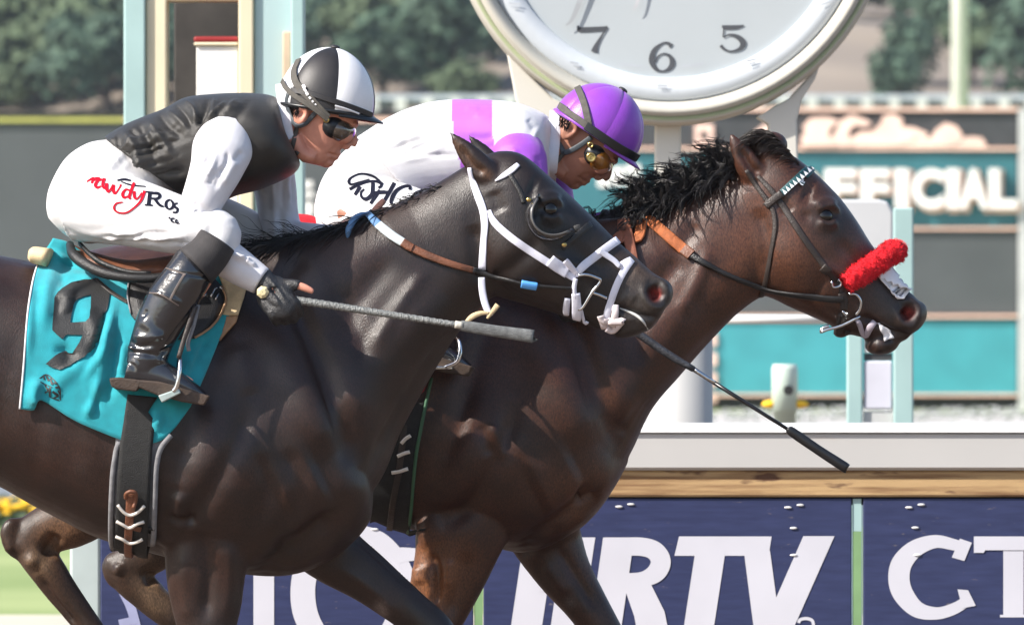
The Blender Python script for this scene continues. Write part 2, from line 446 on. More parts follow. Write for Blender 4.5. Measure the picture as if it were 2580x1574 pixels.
for ch, u0, u1 in LET:
    a = D(u0, 502, Yt); b = D(u1, 406, Yt)
    text_fit(ch, a.x, b.x, a.z, b.z, Yt - .12, 'letter', m_cream2, tb, .045, .10)
    text_fit(ch, a.x + .03, b.x + .07, a.z - .06, b.z - .02, Yt - .055, 'letter_outline', m_peach, tb, .055, .05)  # peach outline of the letter, set off behind it
# white result lettering seen between the second rider's chin and the mane, and left of it
for u0, v0, u1, v1 in ((1438, 418, 1466, 450), (1472, 402, 1500, 446), (1506, 396, 1540, 418), (1508, 426, 1546, 452), (728, 436, 752, 452), (728, 462, 756, 474), (734, 486, 752, 520)):
    band('result_figure', u0, v0, u1, v1, m_cream2, .09, .03)
band('red_marker', 1672, 300, 1716, 362, m_peach2, .10, .04); band('marker_figure', 1684, 316, 1700, 334, m_black, .12, .01)
for v0, v1 in ((800, 832), (848, 880), (895, 930), (945, 968)): band('pink_figure', 1702, v0, 1724, v1, m_peach2, .10, .04)
# relief of galloping horses on the header
relief = [[(1928,352),(1928,330),(1938,318),(1932,305),(1950,285),(1990,282),(2020,292),(2000,306),(1992,322),(2005,345),(2005,352)],
  [(1985,352),(2008,320),(2022,290),(2050,277),(2086,290),(2098,300),(2080,306),(2056,302),(2040,318),(2050,352)],
  [(2040,352),(2046,332),(2068,318),(2100,316),(2120,296),(2124,280),(2150,275),(2172,288),(2168,304),(2200,308),(2232,322),(2226,334),(2204,328),(2190,340),(2150,352)],
  [(2140,352),(2150,336),(2190,336),(2214,330),(2240,332),(2252,312),(2274,296),(2300,304),(2316,326),(2308,340),(2280,352)],
  [(2270,352),(2286,338),(2312,332),(2340,330),(2362,332),(2374,350),(2366,354)],
  [(1800,352),(1812,322),(1840,300),(1880,290),(1905,300),(1890,316),(1900,352)]]
for k, o in enumerate(relief):
    q = MB(); q.prism([(D(u, v, Yt).x, D(u, v, Yt).z) for u, v in o], Yt - .16 + .012 * k, Yt - .045); q.build('horse_relief', m_peach2, tb)

# flower bed and pale stones at the foot of the board
m_stone = M('pale_gravel', (.50, .48, .46), .9, .3, 2)
q = MB(); a = D(1600, 1012, 108); b = D(2700, 1012, 108); q.box((a.x - 10, 106, 0), (b.x, 131, .05)); struct(q.build('gravel_bed', m_stone))
m_petal = M('white_petal', (.72, .72, .74), .8, .1); m_leaf = M('bed_leaf', (.07, .10, .06), .8, .3); m_yel = M('yellow_petal', (.85, .50, .02), .7, .15)
def clump(label, base, w, h, mats, n, cat='flowers', group=None, seed=0):
    e = thing('flower_clump', label, cat, base, group); r = np.random.default_rng(seed); L = MB(); F = MB()
    for _ in range(n):
        a = r.uniform(0, 6.28); rad = w * math.sqrt(r.random()); c = Vector(base) + Vector((rad*math.cos(a), rad*.5*math.sin(a), h * r.uniform(.2, .8))); s = h * .22
        L.add([c, c + Vector((s, 0, s*.8)), c + Vector((0, .02, s*2)), c + Vector((-s, 0, s*.8))], [(0, 1, 2, 3)])
        c2 = Vector(base) + Vector((rad*math.cos(a), rad*.5*math.sin(a), h * r.uniform(.7, 1.05))); F.ell(c2, (h*.16, h*.16, h*.09), None, 6)
    a = L.build('leaves', mats[0], e); b = F.build('petals', mats[1], e); a['kind'] = b['kind'] = 'stuff'; return e
for i in range(26):
    u = 1735 + i * 29; yy = 112 + (i * 7 % 13); b0 = D(u, 1000, yy)
    clump('white flowers in the gravel bed below the results board', (b0.x, yy, .05), .55, .13, (m_leaf, m_petal), 14, 'flowers', 'white flowers along the board', i)
for i in range(12):
    u = -30 + i * 13; yy = 44.5 + i % 3; b0 = D(u, 1260, yy)
    clump('yellow flowers in the bed at the lawn edge', (b0.x, yy, .006), .20, .19, (m_leaf, m_yel), 26, 'flowers', 'yellow flowers by the lawn', 50 + i)

# ------------------------------------------------------------------ infield furniture between board and rail
def Pbox(mb, u0, v0, u1, v1, y, dep):
    a = D(u0, v0, y); b = D(u1, v1, y); return mb.box((a.x, y, b.z), (b.x, y + dep, a.z))
Yg = 11.0
def to_ground(mb, u0, v0, u1, y, dep):
    a = D(u0, v0, y); b = D(u1, v0, y); return mb.box((a.x, y, 0), (b.x, y + dep, a.z))
g = thing('sign_frame', 'pale teal two-post frame holding a white notice box', 'sign', (D(2120, 0, Yg).x, Yg, 0))
to_ground(MB(), 2038, 640, 2076, Yg, .06).build('post', m_teal_pale, g, bevel=.006)
to_ground(MB(), 2150, 500, 2198, Yg, .06).build('post', m_teal_pale, g, bevel=.006)
Pbox(MB(), 2079, 868, 2147, 984, Yg + .01, .04).build('notice_box', M('pale_lilac_paint', (.62, .62, .70), .5, .05), g, bevel=.006)
Pbox(MB(), 2079, 850, 2147, 867, Yg + .02, .03).build('dark_band', m_board, g)
Pbox(MB(), 2079, 800, 2147, 849, Yg + .01, .04).build('top_panel', m_white, g, bevel=.005)
Pbox(MB(), 2079, 990, 2147, 1016, Yg + .02, .05).build('plinth', m_pale, g)
Yb = 12.5
gb = thing('grey_cabinet', 'light grey rounded-top cabinet behind the bay horse\'s face', 'cabinet', (D(2070, 0, Yb).x, Yb, 0))
a = D(1992, 492, Yb); b = D(2150, 492, Yb); top = D(0, 480, Yb).z; q = MB()
zb = D(0, 742, Yb).z; q.prism([(a.x, zb), (b.x, zb), (b.x, a.z - .03), (b.x - .02, top - .008), (b.x - .05, top), (a.x + .05, top), (a.x + .02, top - .008), (a.x, a.z - .03)], Yb, Yb + .22)
q.build('housing', M('cabinet_grey', (.52, .53, .54), .45, .05, 2), gb, bevel=.01)
q = MB(); q.box((D(2048, 0, Yb).x, Yb + .06, 0), (D(2068, 0, Yb).x, Yb + .09, zb)); q.build('stem', m_pale, gb)
q = MB(); q.box((D(2162, 0, Yb).x, Yb + .06, 0), (D(2188, 0, Yb).x, Yb + .09, zb + .2)); q.build('stem', m_pale, gb)
# horizontal white bar behind the bay's throat
hb = thing('white_bar', 'white horizontal bar crossing behind the bay horse\'s throat', 'rail', (D(1870, 0, 12.6).x, 12.6, 0))
a = D(1650, 768, 12.6); b = D(2034, 768, 12.6); q = MB(); q.tube([a, b], [.0175, .0175], 12, 2); q.build('bar', m_white, hb, True)
for u in (1655,):
    to_ground(MB(), u, 770, u + 14, 12.63, .03).build('post', m_pale, hb)
# small bollard with yellow feet
Yq = 20.0
bo = thing('utility_post', 'pale green stubby utility post with a dark round port', 'bollard', (D(1888, 0, Yq).x, Yq, 0))
a = D(1888, 990, Yq); t = D(1888, 876, Yq); r = .055
q = MB(); q.lathe([(.001, 0), (r*.85, 0), (r*.85, a.z), (r, a.z), (r, t.z - .02), (r * .9, t.z), (.001, t.z)], (a.x, Yq, 0), 'Z', 20); q.build('body', M('pale_green_enamel', (.55, .66, .58), .45, .05), bo, True)
q = MB(); c = D(1896, 938, Yq); q.lathe([(.001, 0), (.02, 0), (.022, .012), (.001, .012)], (c.x, Yq - r - .002, c.z), 'Y', 16); q.build('port', m_black, bo)
for u in (1852, 1926):
    q = MB(); c = D(u, 972, Yq); q.ell(c, (.035, .03, .018), None, 12); q.build('yellow_foot', m_yel, bo, True)

# ------------------------------------------------------------------ street clock
Yc = 7.0
cc = D(1612, -231, Yc); sc_ = K / 1000 * (CAM_D + Yc) / CAM_D
ck = thing('street_clock', 'large cream street clock with white dial above the riders', 'clock', (cc.x, Yc + .15, 0))
m_dial = M('clock_dial', (.44, .48, .50), .35, .03, 3); m_ring = M('clock_chapter_ring', (.58, .62, .66), .35, .03, 3)
m_rim = M('clock_rim_cream', (.50, .48, .42), .75, .05, 3); m_ink = M('clock_ink', (.07, .075, .085), .5, .1)
R_ = lambda px: px * sc_
q = MB(); q.lathe([(.001, 0), (R_(418), 0)], (cc.x, Yc + .02, cc.z), 'Y', 96); q.build('dial', m_dial, ck, True)
q = MB(); q.lathe([(R_(418), .02), (R_(420), .006), (R_(468), 0), (R_(476), .02)], (cc.x, Yc, cc.z), 'Y', 96); q.build('chapter_ring', m_ring, ck, True)
q = MB(); q.lathe([(R_(474), .02), (R_(480), -.01), (R_(486), -.03), (R_(497), -.045), (R_(507), -.04), (R_(512), -.012), (R_(520), -.02), (R_(528), -.01), (R_(533), .03), (R_(533), .22), (R_(525), .25), (R_(300), .27), (.001, .27)], (cc.x, Yc, cc.z), 'Y', 96)
q.build('rim', m_rim, ck, True)
q = MB(); q.lathe([(R_(512), -.014), (R_(518), -.024), (R_(524), -.014)], (cc.x, Yc, cc.z), 'Y', 96); q.build('green_bead', M('green_bead', (.40, .45, .27), .5, .05), ck, True)
def plane_decal(mb, strokes, y, fn=D, m=7, thick=.0):
    for k, st in enumerate(strokes):
        Q = cr([list(p) for p in st], m); n = len(Q); v = []; f = []
        for i in range(n):
            t = Q[min(i+1, n-1), :2] - Q[max(i-1, 0), :2]; t = t / (np.hypot(*t) + 1e-9); nn = np.array([-t[1], t[0]])
            for e in (-1, 1):
                a = Q[i, :2] + nn * e * Q[i, 2] / 2; p = fn(a[0], a[1], y); v.append((p.x, y - .0006 - .0003 * (k % 6), p.z))
        for i in range(n - 1): f.append((i*2, i*2+1, i*2+3, i*2+2))
        mb.add(v, f)
    return mb
num7 = [[(1390,62,4),(1393,70,14),(1400,72,18),(1445,70,16),(1462,66,8)], [(1461,66,6),(1446,90,7),(1434,112,16),(1430,126,26)]]
num6 = [[(1616,112,18),(1606,104,8),(1592,106,6),(1574,122,16),(1568,146,20),(1578,166,14),(1594,172,6),(1610,166,14),(1618,152,20),(1612,136,12),(1596,130,5),(1582,138,6),(1576,150,6)]]
num5 = [[(1738,62,4),(1744,66,14),(1770,66,14),(1790,62,4)], [(1742,66,4),(1740,90,4)], [(1740,90,4),(1756,84,6),(1776,90,16),(1788,104,22),(1780,118,12),(1758,124,5),(1742,118,8),(1734,110,12)]]
for st in (num7, num6, num5):
    st = [[(a, c, w * .62 + 1) for a, c, w in L] for L in st]
    q = plane_decal(MB(), st, Yc + .018); q.build('numeral', m_ink, ck)
ticks = [[(1488,154,5),(1520,158,5),(1545,160,3)], [(1640,160,3),(1665,158,5),(1694,153,5)], [(1582,206,4),(1606,206,4)], [(1583,212,3),(1605,212,3)],
  [(1372,150,5),(1392,154,5)], [(1380,158,4),(1396,160,4)], [(1796,148,5),(1820,142,5)], [(1800,156,4),(1818,150,4)], [(1225,8,4),(1252,10,4)], [(1230,16,3),(1250,18,3)], [(1975,12,4),(2000,4,4)]]
m_mark = M('clock_marks', (.45, .48, .52), .5)
for t_ in ticks: plane_decal(MB(), [t_], Yc - .004).build('minute_mark', m_mark, ck)
plane_decal(MB(), [[(1420,-60,16),(1380,40,10),(1362,62,4)]], Yc + .006).build('clock_hand', M('clock_hand_grey', (.40, .42, .44), .4), ck)
plane_decal(MB(), [[(1560,-120,12),(1535,0,8),(1524,24,4)]], Yc + .004).build('clock_hand', M('clock_hand_pale', (.5, .5, .52), .4), ck)
# brackets and columns carrying the clock
m_post = M('clock_post_cream', (.62, .60, .54), .5, .06, 2)
def post_poly(name, pts, y0, y1, mat=m_post):
    q = MB(); q.prism([(D(u, v, Yc).x, D(u, v, Yc).z) for u, v in pts], y0, y1); return q.build(name, mat, ck, bevel=.006)
post_poly('bracket', [(1218,120),(1262,170),(1330,236),(1420,284),(1400,310),(1260,300),(1240,235)], Yc + .03, Yc + .2)
post_poly('bracket', [(1990,110),(1962,190),(1930,240),(1918,290),(1922,420),(1846,420),(1850,300),(1820,282),(1900,236),(1950,180)], Yc + .03, Yc + .2)
zf = D(0, 420, Yc).z
q = MB(); a = D(1576, 0, Yc).x; b = D(1640, 0, Yc).x; q.box((a, Yc + .08, .3), (b, Yc + .16, D(0, 290, Yc).z)); q.build('column', m_post, ck, bevel=.008)
q = MB(); a = D(1850, 0, Yc).x; b = D(1920, 0, Yc).x; q.box((a, Yc + .08, D(0, 690, Yc).z), (b, Yc + .16, zf + .01)); q.build('column', m_post, ck, bevel=.008)
q = MB(); a = D(1641, 0, Yc).x; b = D(1849, 0, Yc).x; q.box((a, Yc + .085, D(0, 686, Yc).z), (b, Yc + .155, D(0, 640, Yc).z)); q.build('cross_arm', m_post, ck, bevel=.008)
q = MB(); a = D(1560, 0, Yc).x; b = D(1716, 0, Yc).x; q.lathe([(.001, 0), ((b-a)/2 + .02, 0), ((b-a)/2, .08), ((b-a)/2, D(0, 720, Yc).z), ((b-a)/2*.6, D(0, 700, Yc).z), (.001, D(0, 700, Yc).z)], ((a+b)/2, Yc + .1, 0), 'Z', 32); q.build('pedestal', M('pedestal_grey', (.40, .40, .395), .6, .06, 2), ck, True)

# ------------------------------------------------------------------ judges' stand at the left
Ys = 9.0
js = thing('finish_stand', 'cream and pale teal open-sided stand behind the first rider', 'stand', (D(515, 0, Ys).x, Ys, 0))
ztop = D(0, -260, Ys).z
def col(name, u0, u1, dy, dep, mat, v0=None, v1=None):
    a = D(u0, 0, Ys).x; b = D(u1, 0, Ys).x; z1 = ztop if v0 is None else D(0, v0, Ys).z; z0 = 0 if v1 is None else D(0, v1, Ys).z
    q = MB(); q.box((a, Ys + dy, z0), (b, Ys + dy + dep, z1)); return q.build(name, mat, js, bevel=.006)
m_tealwall = M('pale_teal_wall', (.40, .54, .55), .55, .06, 2)
col('corner_post', 298, 350, -.02, .5, m_teal_pale); col('door_jamb', 351, 401, 0, .3, m_cream)
col('door_jamb', 574, 610, 0, .3, m_cream); col('wall_panel', 611, 731, .02, .3, m_tealwall); col('edge_post', 700, 732, -.03, .049, m_teal_pale)
col('lintel', 351, 610, .002, .28, m_cream, -260, 2)
col('back_wall', 400, 612, .9, .05, M('dark_interior', (.045, .040, .036), .8, .3, 8)); col('shelf', 466, 573, .02, .3, m_red, 88, 101)
col('trim', 466, 573, .018, .3, m_cream, 102, 110); col('white_board', 472, 573, .03, .02, m_white, 111, 560)
col('orange_notice', 680, 701, -.01, .028, M('tan_notice', (.55, .42, .30), .6), 76, 250)
col('floor_slab', 296, 732, .03, .86, m_pale, 980, 1010)

# ------------------------------------------------------------------ running rail with advertising boards
Yr = 3.5
zr = lambda v: D(0, v, Yr).z
rl = thing('running_rail', 'white track rail with a timber beam below it', 'rail', (D(1300, 0, Yr).x, Yr, 0))
x0, x1 = D(235, 0, Yr).x, D(3100, 0, Yr).x
def rail_prof(name, prof, mat):
    q = MB(); n = len(prof); v = [(x0, y, z) for y, z in prof] + [(x1, y, z) for y, z in prof]
    q.add(v, [tuple(range(n)), tuple(range(2*n-1, n-1, -1))] + [(i, (i+1) % n, (i+1) % n + n, i + n) for i in range(n)]); return q.build(name, mat, rl)
m_rail = M('rail_white_vinyl', (.50, .49, .475), .35, .04, 2)
rail_prof('rail_cap', [(Yr - .01, zr(1036)), (Yr + .0, zr(1030)), (Yr + .03, zr(1022)), (Yr + .07, zr(1018)), (Yr + .16, zr(1018)), (Yr + .2, zr(1030)), (Yr + .2, zr(1040)), (Yr - .01, zr(1040))], M('rail_cap_white', (.80, .80, .79), .35, .03, 2))  # cap whiter than the face: the sunlit top is put into the colour
rail_prof('rail_face', [(Yr + .012, zr(1040.5)), (Yr, zr(1044)), (Yr, zr(1124)), (Yr + .01, zr(1131)), (Yr + .18, zr(1131)), (Yr + .18, zr(1040.5))], m_rail)
m_wood = M('weathered_timber', (.26, .14, .06), .75, .3, 4, .5, 40, stretch=(.7, 4, 12), second=(.56, .37, .18), sharp=(.36, .56), bstretch=(2, 10, 60))
rail_prof('timber_beam', [(Yr + .022, zr(1132)), (Yr + .02, zr(1136)), (Yr + .02, zr(1190)), (Yr + .024, zr(1195)), (Yr + .14, zr(1195)), (Yr + .14, zr(1132))], m_wood)
for i in range(7):
    a = D(205 + i * 505, 0, Yr).x; q = MB(); q.box((a - .045, Yr + .15, 0), (a + .045, Yr + .24, zr(1060))); q.build('post', m_pale, rl, bevel=.006)
rail_prof('shadow_board', [(Yr + .06, zr(1180)), (Yr + .06, zr(1215)), (Yr + .10, zr(1215)), (Yr + .10, zr(1180))], m_black)  # added black strip standing in for the shade in the gap below the beam
m_navy = M('navy_board', (.017, .024, .078), .5, .25, 9, 0, 60, second=(.028, .038, .112), sharp=(.3, .7), stretch=(1, 1, 7))
def flecks(m, scale, lo, hi, color, stretch):
    """dried dirt thrown up from the track"""
    n = m.node_tree.nodes; l = m.node_tree.links; b = n['Principled BSDF']; src = b.inputs['Base Color'].links[0].from_socket
    tc = n.new('ShaderNodeTexCoord'); mp = n.new('ShaderNodeMapping'); mp.inputs['Scale'].default_value = stretch; l.new(tc.outputs['Object'], mp.inputs[0])
    no = n.new('ShaderNodeTexNoise'); no.inputs['Scale'].default_value = scale; no.inputs['Detail'].default_value = 3; l.new(mp.outputs[0], no.inputs['Vector'])
    rp = n.new('ShaderNodeMapRange'); rp.inputs[1].default_value = lo; rp.inputs[2].default_value = hi; l.new(no.outputs[0], rp.inputs[0])
    mx = n.new('ShaderNodeMix'); mx.data_type = 'RGBA'; l.new(rp.outputs[0], mx.inputs[0]); l.new(src, mx.inputs[6]); mx.inputs[7].default_value = (*color, 1); l.new(mx.outputs[2], b.inputs['Base Color'])
flecks(m_navy, 26, .69, .78, (.13, .115, .13), (1, 1, 2.6)); flecks(m_rail, 9, .66, .80, (.48, .43, .38), (.5, 1, 3)); flecks(m_wood, 9, .64, .72, (.13, .06, .03), (.8, 2, 3))
m_print = M('white_print', (.58, .58, .64), .5, .04, 4)
m_strip = M('green_divider', (.19, .33, .15), .6, .15, 6)
def board(label, u0, u1):
    b = thing('advertising_board', label, 'board', (D((u0+u1)/2, 0, Yr).x, Yr + .02, 0))
    a, c = D(u0, 0, Yr).x, D(u1, 0, Yr).x; q = MB(); q.box((a, Yr + .03, .06), (c, Yr + .05, zr(1199))); q.build('panel', m_navy, b, bevel=.003); return b
B1 = board('navy board at the left with tall white serif capitals', 241, 1139)
B2 = board('navy board with slanted white HRTV letters', 1163, 2050)
B3 = board('navy board at the right with white serif CT', 2078, 3050)
for u in (1141, 2053):
    a = D(u, 0, Yr).x; e_ = thing('divider_strip', 'green upright strip between the navy boards, %s' % ('left of HRTV' if u < 1500 else 'right of HRTV'), 'strip', (a + .012, Yr + .045, .06))
    q = MB(); q.box((a, Yr + .035, zr(1278)), (a + .024, Yr + .055, zr(1200))); q.build('upper_piece', m_teal_pale, e_)
    q = MB(); q.box((a, Yr + .034, .06), (a + .024, Yr + .055, zr(1278.5)))
    q.build('lower_piece', m_strip, e_)
LK = [0]
def ad(parent, strokes, name='letter'):
    LK[0] += 1; plane_decal(MB(), strokes, Yr + .0300 - .0003 * (LK[0] % 7), P, 8, .0).build(name, m_print, parent)
def poly(parent, pts, k=0, name='letter', y=None):
    LK[0] += 1; q = MB(); yy = (Yr + .0292 - .0003 * (LK[0] % 7)) if y is None else y
    co = [P(u, v, Yr) for u, v in pts]; q.add([(p.x, yy, p.z) for p in co], [tuple(range(len(pts)))]); return q.build(name, m_print, parent)
Z9 = lambda L: [(1580 + a / 2.424, 954 + b / 2.424) for a, b in L]
Z8 = lambda L: [(800 + a / 2.424, 954 + b / 2.424) for a, b in L]
poly(B2, Z9([(318,962),(884,962),(866,1080),(290,1080)])); poly(B2, Z9([(418,1050),(602,1050),(500,1720),(316,1720)]), 1)
poly(B2, Z9([(714,1050),(874,1050),(912,1335),(1078,960),(1268,960),(930,1720),(800,1720)]), 2)
sx = lambda x, y: x - .1427 * (y - 965)
poly(B2, [*Z8([(1745,968),(1935,968),(sx(1935,1720),1720),(sx(1745,1720),1720)])])
ad(B2, [[(800+2424*0+a/2.424, 954+b/2.424, w/2.424) for a, b, w in ((1840,1024,112),(1980,1024,112),(2060,1050,116),(2096,1112,122),(2068,1180,116),(1985,1222,92),(1850,1228,84))]])
poly(B2, Z8([(1870,1262),(2035,1250),(2120,1420),(2180,1720),(1985,1720),(1935,1450)]), 3)
poly(B2, Z8([(1262,968),(1452,968),(1340,1720),(1150,1720)])[0:4]); poly(B2, Z8([(1505,968),(1697,968),(1585,1720),(1393,1720)])); poly(B2, Z8([(1380,1195),(1500,1195),(1478,1302),(1356,1302)]), 1)
ad(B3, [[(1580+a/2.424, 954+b/2.424, w/2.424) for a, b, w in ((2062,1030,60),(1990,1010,70),(1880,992,80),(1760,1035,105),(1680,1120,125),(1660,1215,130),(1685,1310,125),(1770,1405,100),(1890,1430,75),(2000,1400,70),(2088,1345,62))]])
poly(B3, Z9([(2035,975),(2108,1000),(2062,1112),(1985,1090)]), 1); poly(B3, Z9([(2020,1285),(2085,1290),(2132,1385),(2050,1400)]), 2)
poly(B3, Z9([(2120,962),(2600,962),(2600,1058),(2530,1046),(2190,1046),(2180,1062),(2120,1062)])); poly(B3, Z9([(2300,1030),(2424,1030),(2424,1446),(2300,1446)])); poly(B3, Z9([(2280,1440.5),(2446,1440.5),(2446,1456),(2280,1456)]))
poly(B1, [(638,1300),(690,1300),(690,1680),(638,1680)])
ad(B1, [[(a, b, w) for a, b, w in ((880,1330,34),(800,1380,60),(764,1470,62),(780,1570,60),(860,1640,36),(960,1620,55),(1010,1540,62),(1012,1450,62),(960,1370,55),(880,1330,34))]])
ad(B1, [[(1052,1395,30),(1000,1400,40),(985,1430,44),(1010,1470,46)]])
plane_decal(MB(), [[(312,1490,26),(330,1530,24),(350,1600,22)], [(300,1570,20),(345,1560,20)]], Yr + .0285, P).build('faded_letter', M('faded_print', (.32, .34, .52), .6), B1)
ad(B2, [[(a, b, 8) for a, b in ((2012,1568),(2016,1560),(2032,1557),(2046,1562),(2050,1575))]], 'trade_mark')
m_bolt = M('bolt_cap', (.75, .75, .74), .35, .05)
for u, v, b in ((1986,1278,B2),(2017,1272,B2),(2000,1330,B2),(2000,1398,B2),(2291,1278,B3),(2322,1271,B3),(2307,1329,B3),(2312,1398,B3),(944,1333,B1),(1560,1276,B2),(1590,1270,B2)):
    p = P(u, v, Yr); q = MB(); q.ell((p.x, Yr + .027, p.z), (.011, .002, .0035), None, 10); q.build('bolt_cap', m_bolt, b, True)
# pale end post left of the boards
ep = thing('end_post', 'pale blue-grey end post at the left of the boards', 'post', (D(205, 0, Yr).x, Yr + .05, 0))
a, b = D(166, 0, Yr).x, D(240, 0, Yr).x; q = MB(); q.box((a, Yr + .06, .02), (b, Yr + .14, zr(1240))); q.build('shaft', M('post_blue_grey', (.42, .49, .48), .5, .06), ep, bevel=.008)
q = MB(); q.box((a - .02, Yr + .04, 0), (b + .02, Yr + .16, .02)); q.build('foot', m_pale, ep)
# ------------------------------------------------------------------ horses
m_eye = M('horse_eye', (.006, .004, .003), .05, .2, 60, spec=.6)
def coat_mat(name, rough, sheen):
    m = M(name, (.05, .03, .02), rough, .30, 9, .28, 480, attr='col', spec=.5, bstretch=(1, 1, .3), bdist=.004)
    n = m.node_tree.nodes; l = m.node_tree.links; b = n['Principled BSDF']; src = b.inputs['Base Color'].links[0].from_socket
    tc = n.new('ShaderNodeTexCoord'); mp = n.new('ShaderNodeMapping'); mp.inputs['Scale'].default_value = (1, 1, .45); mp.inputs['Rotation'].default_value = (0, .5, 0); l.new(tc.outputs['Object'], mp.inputs[0])
    no = n.new('ShaderNodeTexNoise'); no.inputs['Scale'].default_value = 300; no.inputs['Detail'].default_value = 3; l.new(mp.outputs[0], no.inputs['Vector'])
    rp = n.new('ShaderNodeMapRange'); rp.inputs[1].default_value = .3; rp.inputs[2].default_value = .7; rp.inputs[3].default_value = .5; rp.inputs[4].default_value = 1.55; l.new(no.outputs[0], rp.inputs[0])
    vm = n.new('ShaderNodeVectorMath'); vm.operation = 'SCALE'; l.new(src, vm.inputs[0]); l.new(rp.outputs[0], vm.inputs['Scale']); l.new(vm.outputs[0], b.inputs['Base Color'])
    n2 = n.new('ShaderNodeTexNoise'); n2.inputs['Scale'].default_value = 14; n2.inputs['Detail'].default_value = 6; l.new(tc.outputs['Object'], n2.inputs['Vector'])
    r2 = n.new('ShaderNodeMapRange'); r2.inputs[1].default_value = .3; r2.inputs[2].default_value = .7; r2.inputs[3].default_value = rough - .09; r2.inputs[4].default_value = rough + .12; l.new(n2.outputs[0], r2.inputs[0]); l.new(r2.outputs[0], b.inputs['Roughness'])
    return m
m_coat1 = coat_mat('dark_bay_coat', .40, .12); m_coat2 = coat_mat('bay_coat', .40, .12)
m_hair = M('black_mane_hair', (.014, .012, .012), .42, .3, 30, spec=.5); m_hair_br = M('dark_brown_forelock', (.022, .015, .012), .45, .3, 30)
m_hoof = M('hoof', (.05, .045, .04), .5, .2, 30)

def build_horse(name, label, y0, parts, tubes, ells, strokes, colfn, coat, voxel, smooth, root_u):
    root = thing('horse', label, 'horse', (P(root_u, 0, y0).x, y0, 0))
    mb = MB()
    for st, seg in parts: mb.add(*loft(st, y0, 6, seg))
    for pts, rad, seg in tubes: mb.add(*tube([P(u, v, y0 + dy) for u, v, dy in pts], rad, seg, 5))
    for u, v, dy, r, ang in ells: mb.ell(P(u, v, y0 + dy), r, Matrix.Rotation(math.radians(ang), 3, 'Y'), 24)
    me = remesh(mb, voxel, smooth)
    for gk, grp in enumerate(strokes): sculpt(me, [(t[0], t[1], t[2] * (1.45, 1.5, 1.1)[gk], *t[3:]) for t in grp], y0)
    co = get_co(me); no = get_no(me); s = 1000.0 * CAM_D / (CAM_D + y0)
    uv = np.stack([1290 + co[:, 0]*s, 787 - (co[:, 2]-CAM_H)*s], 1)
    c = colfn(uv, co, no); at = me.color_attributes.new('col', 'FLOAT_COLOR', 'POINT')
    at.data.foreach_set('color', np.hstack([c, np.ones((len(c), 1))]).astype(np.float32).ravel())
    bv = bvh_of(me)
    set_co(me, co - np.array(root.location))
    me.materials.clear(); me.materials.append(coat); me.polygons.foreach_set('use_smooth', [True] * len(me.polygons))
    o = bpy.data.objects.new('body', me); COL.objects.link(o); o.parent = root
    return root, bv
def hoof(root, u, v, dy, y0, ang=0):
    c = P(u, v, y0 + dy); q = MB(); q.lathe([(.001, .035), (.044, .035), (.052, -.035), (.001, -.035)], c, 'Z', 18); q.build('hoof', m_hoof, root, True)
def blob(uv, u, v, s): return np.exp(-.5 * ((uv[:, 0]-u)**2 + (uv[:, 1]-v)**2) / s**2)
def mixc(c, w, t): return c * (1 - w[:, None]) + np.array(t) * w[:, None]
def eye(root, bv, u, v, y0, r=.024, sink=.0125):
    for far in (False, True):
        p, n = hit(bv, u, v, y0, -sink, far); q = MB(); q.ell(p, (r, r, r), None, 24); q.build('eye', m_eye, root, True)
def strands(n, rootfn, dirfn, length, width, seed, curl=0, curl_f=3, seg=7, gravity=0.0):
    """locks of hair: tapered three-sided strands"""
    r = np.random.default_rng(seed); mb = MB()
    for i in range(n):
        t = r.random(); p = Vector(rootfn(t, r)); d = Vector(dirfn(t, r)).normalized(); L = length * r.uniform(.55, 1.15); w = width * r.uniform(.6, 1.3)
        ax = d.cross(Vector((r.normal(), r.normal(), r.normal()))).normalized(); ay = d.cross(ax); ph = r.uniform(0, 6.28); cu = curl * r.uniform(.4, 1.3)
        pts = []; rad = []
        for k in range(seg):
            s = k / (seg - 1); q = p + d * (L * s) + Vector((0, 0, -gravity * L * s * s)) + (ax * math.cos(ph + curl_f * s * 6.28) + ay * math.sin(ph + curl_f * s * 6.28)) * cu * s ** .7
            pts.append(q); rad.append(w * (1 - s) ** .7 + .0002)
        mb.add(*tube(pts, rad, 3, 2, False))
    return mb

def locks(n, per, rootfn, dirfn, length, width, seed, curl, curl_f, gravity, spread=.006):
    """clumped curly locks: every lock is a bundle of strands that share a wavy path and meet at the tip"""
    r = np.random.default_rng(seed); mb = MB(); seg = 12
    for i in range(n):
        t = r.random(); p = Vector(rootfn(t, r)); d = Vector(dirfn(t, r)).normalized(); L = length * r.uniform(.5, 1.2)
        ax = d.cross(Vector((r.normal(), r.normal(), r.normal()))).normalized(); ay = d.cross(ax); ph = r.uniform(0, 6.28); cf = curl_f * r.uniform(.6, 1.4); cu = curl * r.uniform(.5, 1.4)
        G = []
        for k in range(seg):
            s = k / (seg - 1); G.append(p + d * (L*s) + Vector((-.25*L*s*s, 0, -gravity*L*s*s)) + (ax*math.cos(ph + cf*s*6.28) + ay*math.sin(ph + cf*s*6.28) - ax*math.cos(ph) - ay*math.sin(ph)) * cu * min(1, s*2.2))
        for j in range(per):
            o = Vector(r.normal(size=3)) * spread; e = Vector(r.normal(size=3)) * spread * .5; m = r.uniform(.75, 1.0); w = width * r.uniform(.7, 1.3)
            pts = [g + o*(1-k/(seg-1)) + e*math.sin(k*.9+j) for k, g in enumerate(G[:max(4, int(seg*m))])]; nn = len(pts)
            mb.add(*tube(pts, [w*(1-k/(nn-1))**.6 + .0002 for k in range(nn)], 3, 1, False))
    return mb
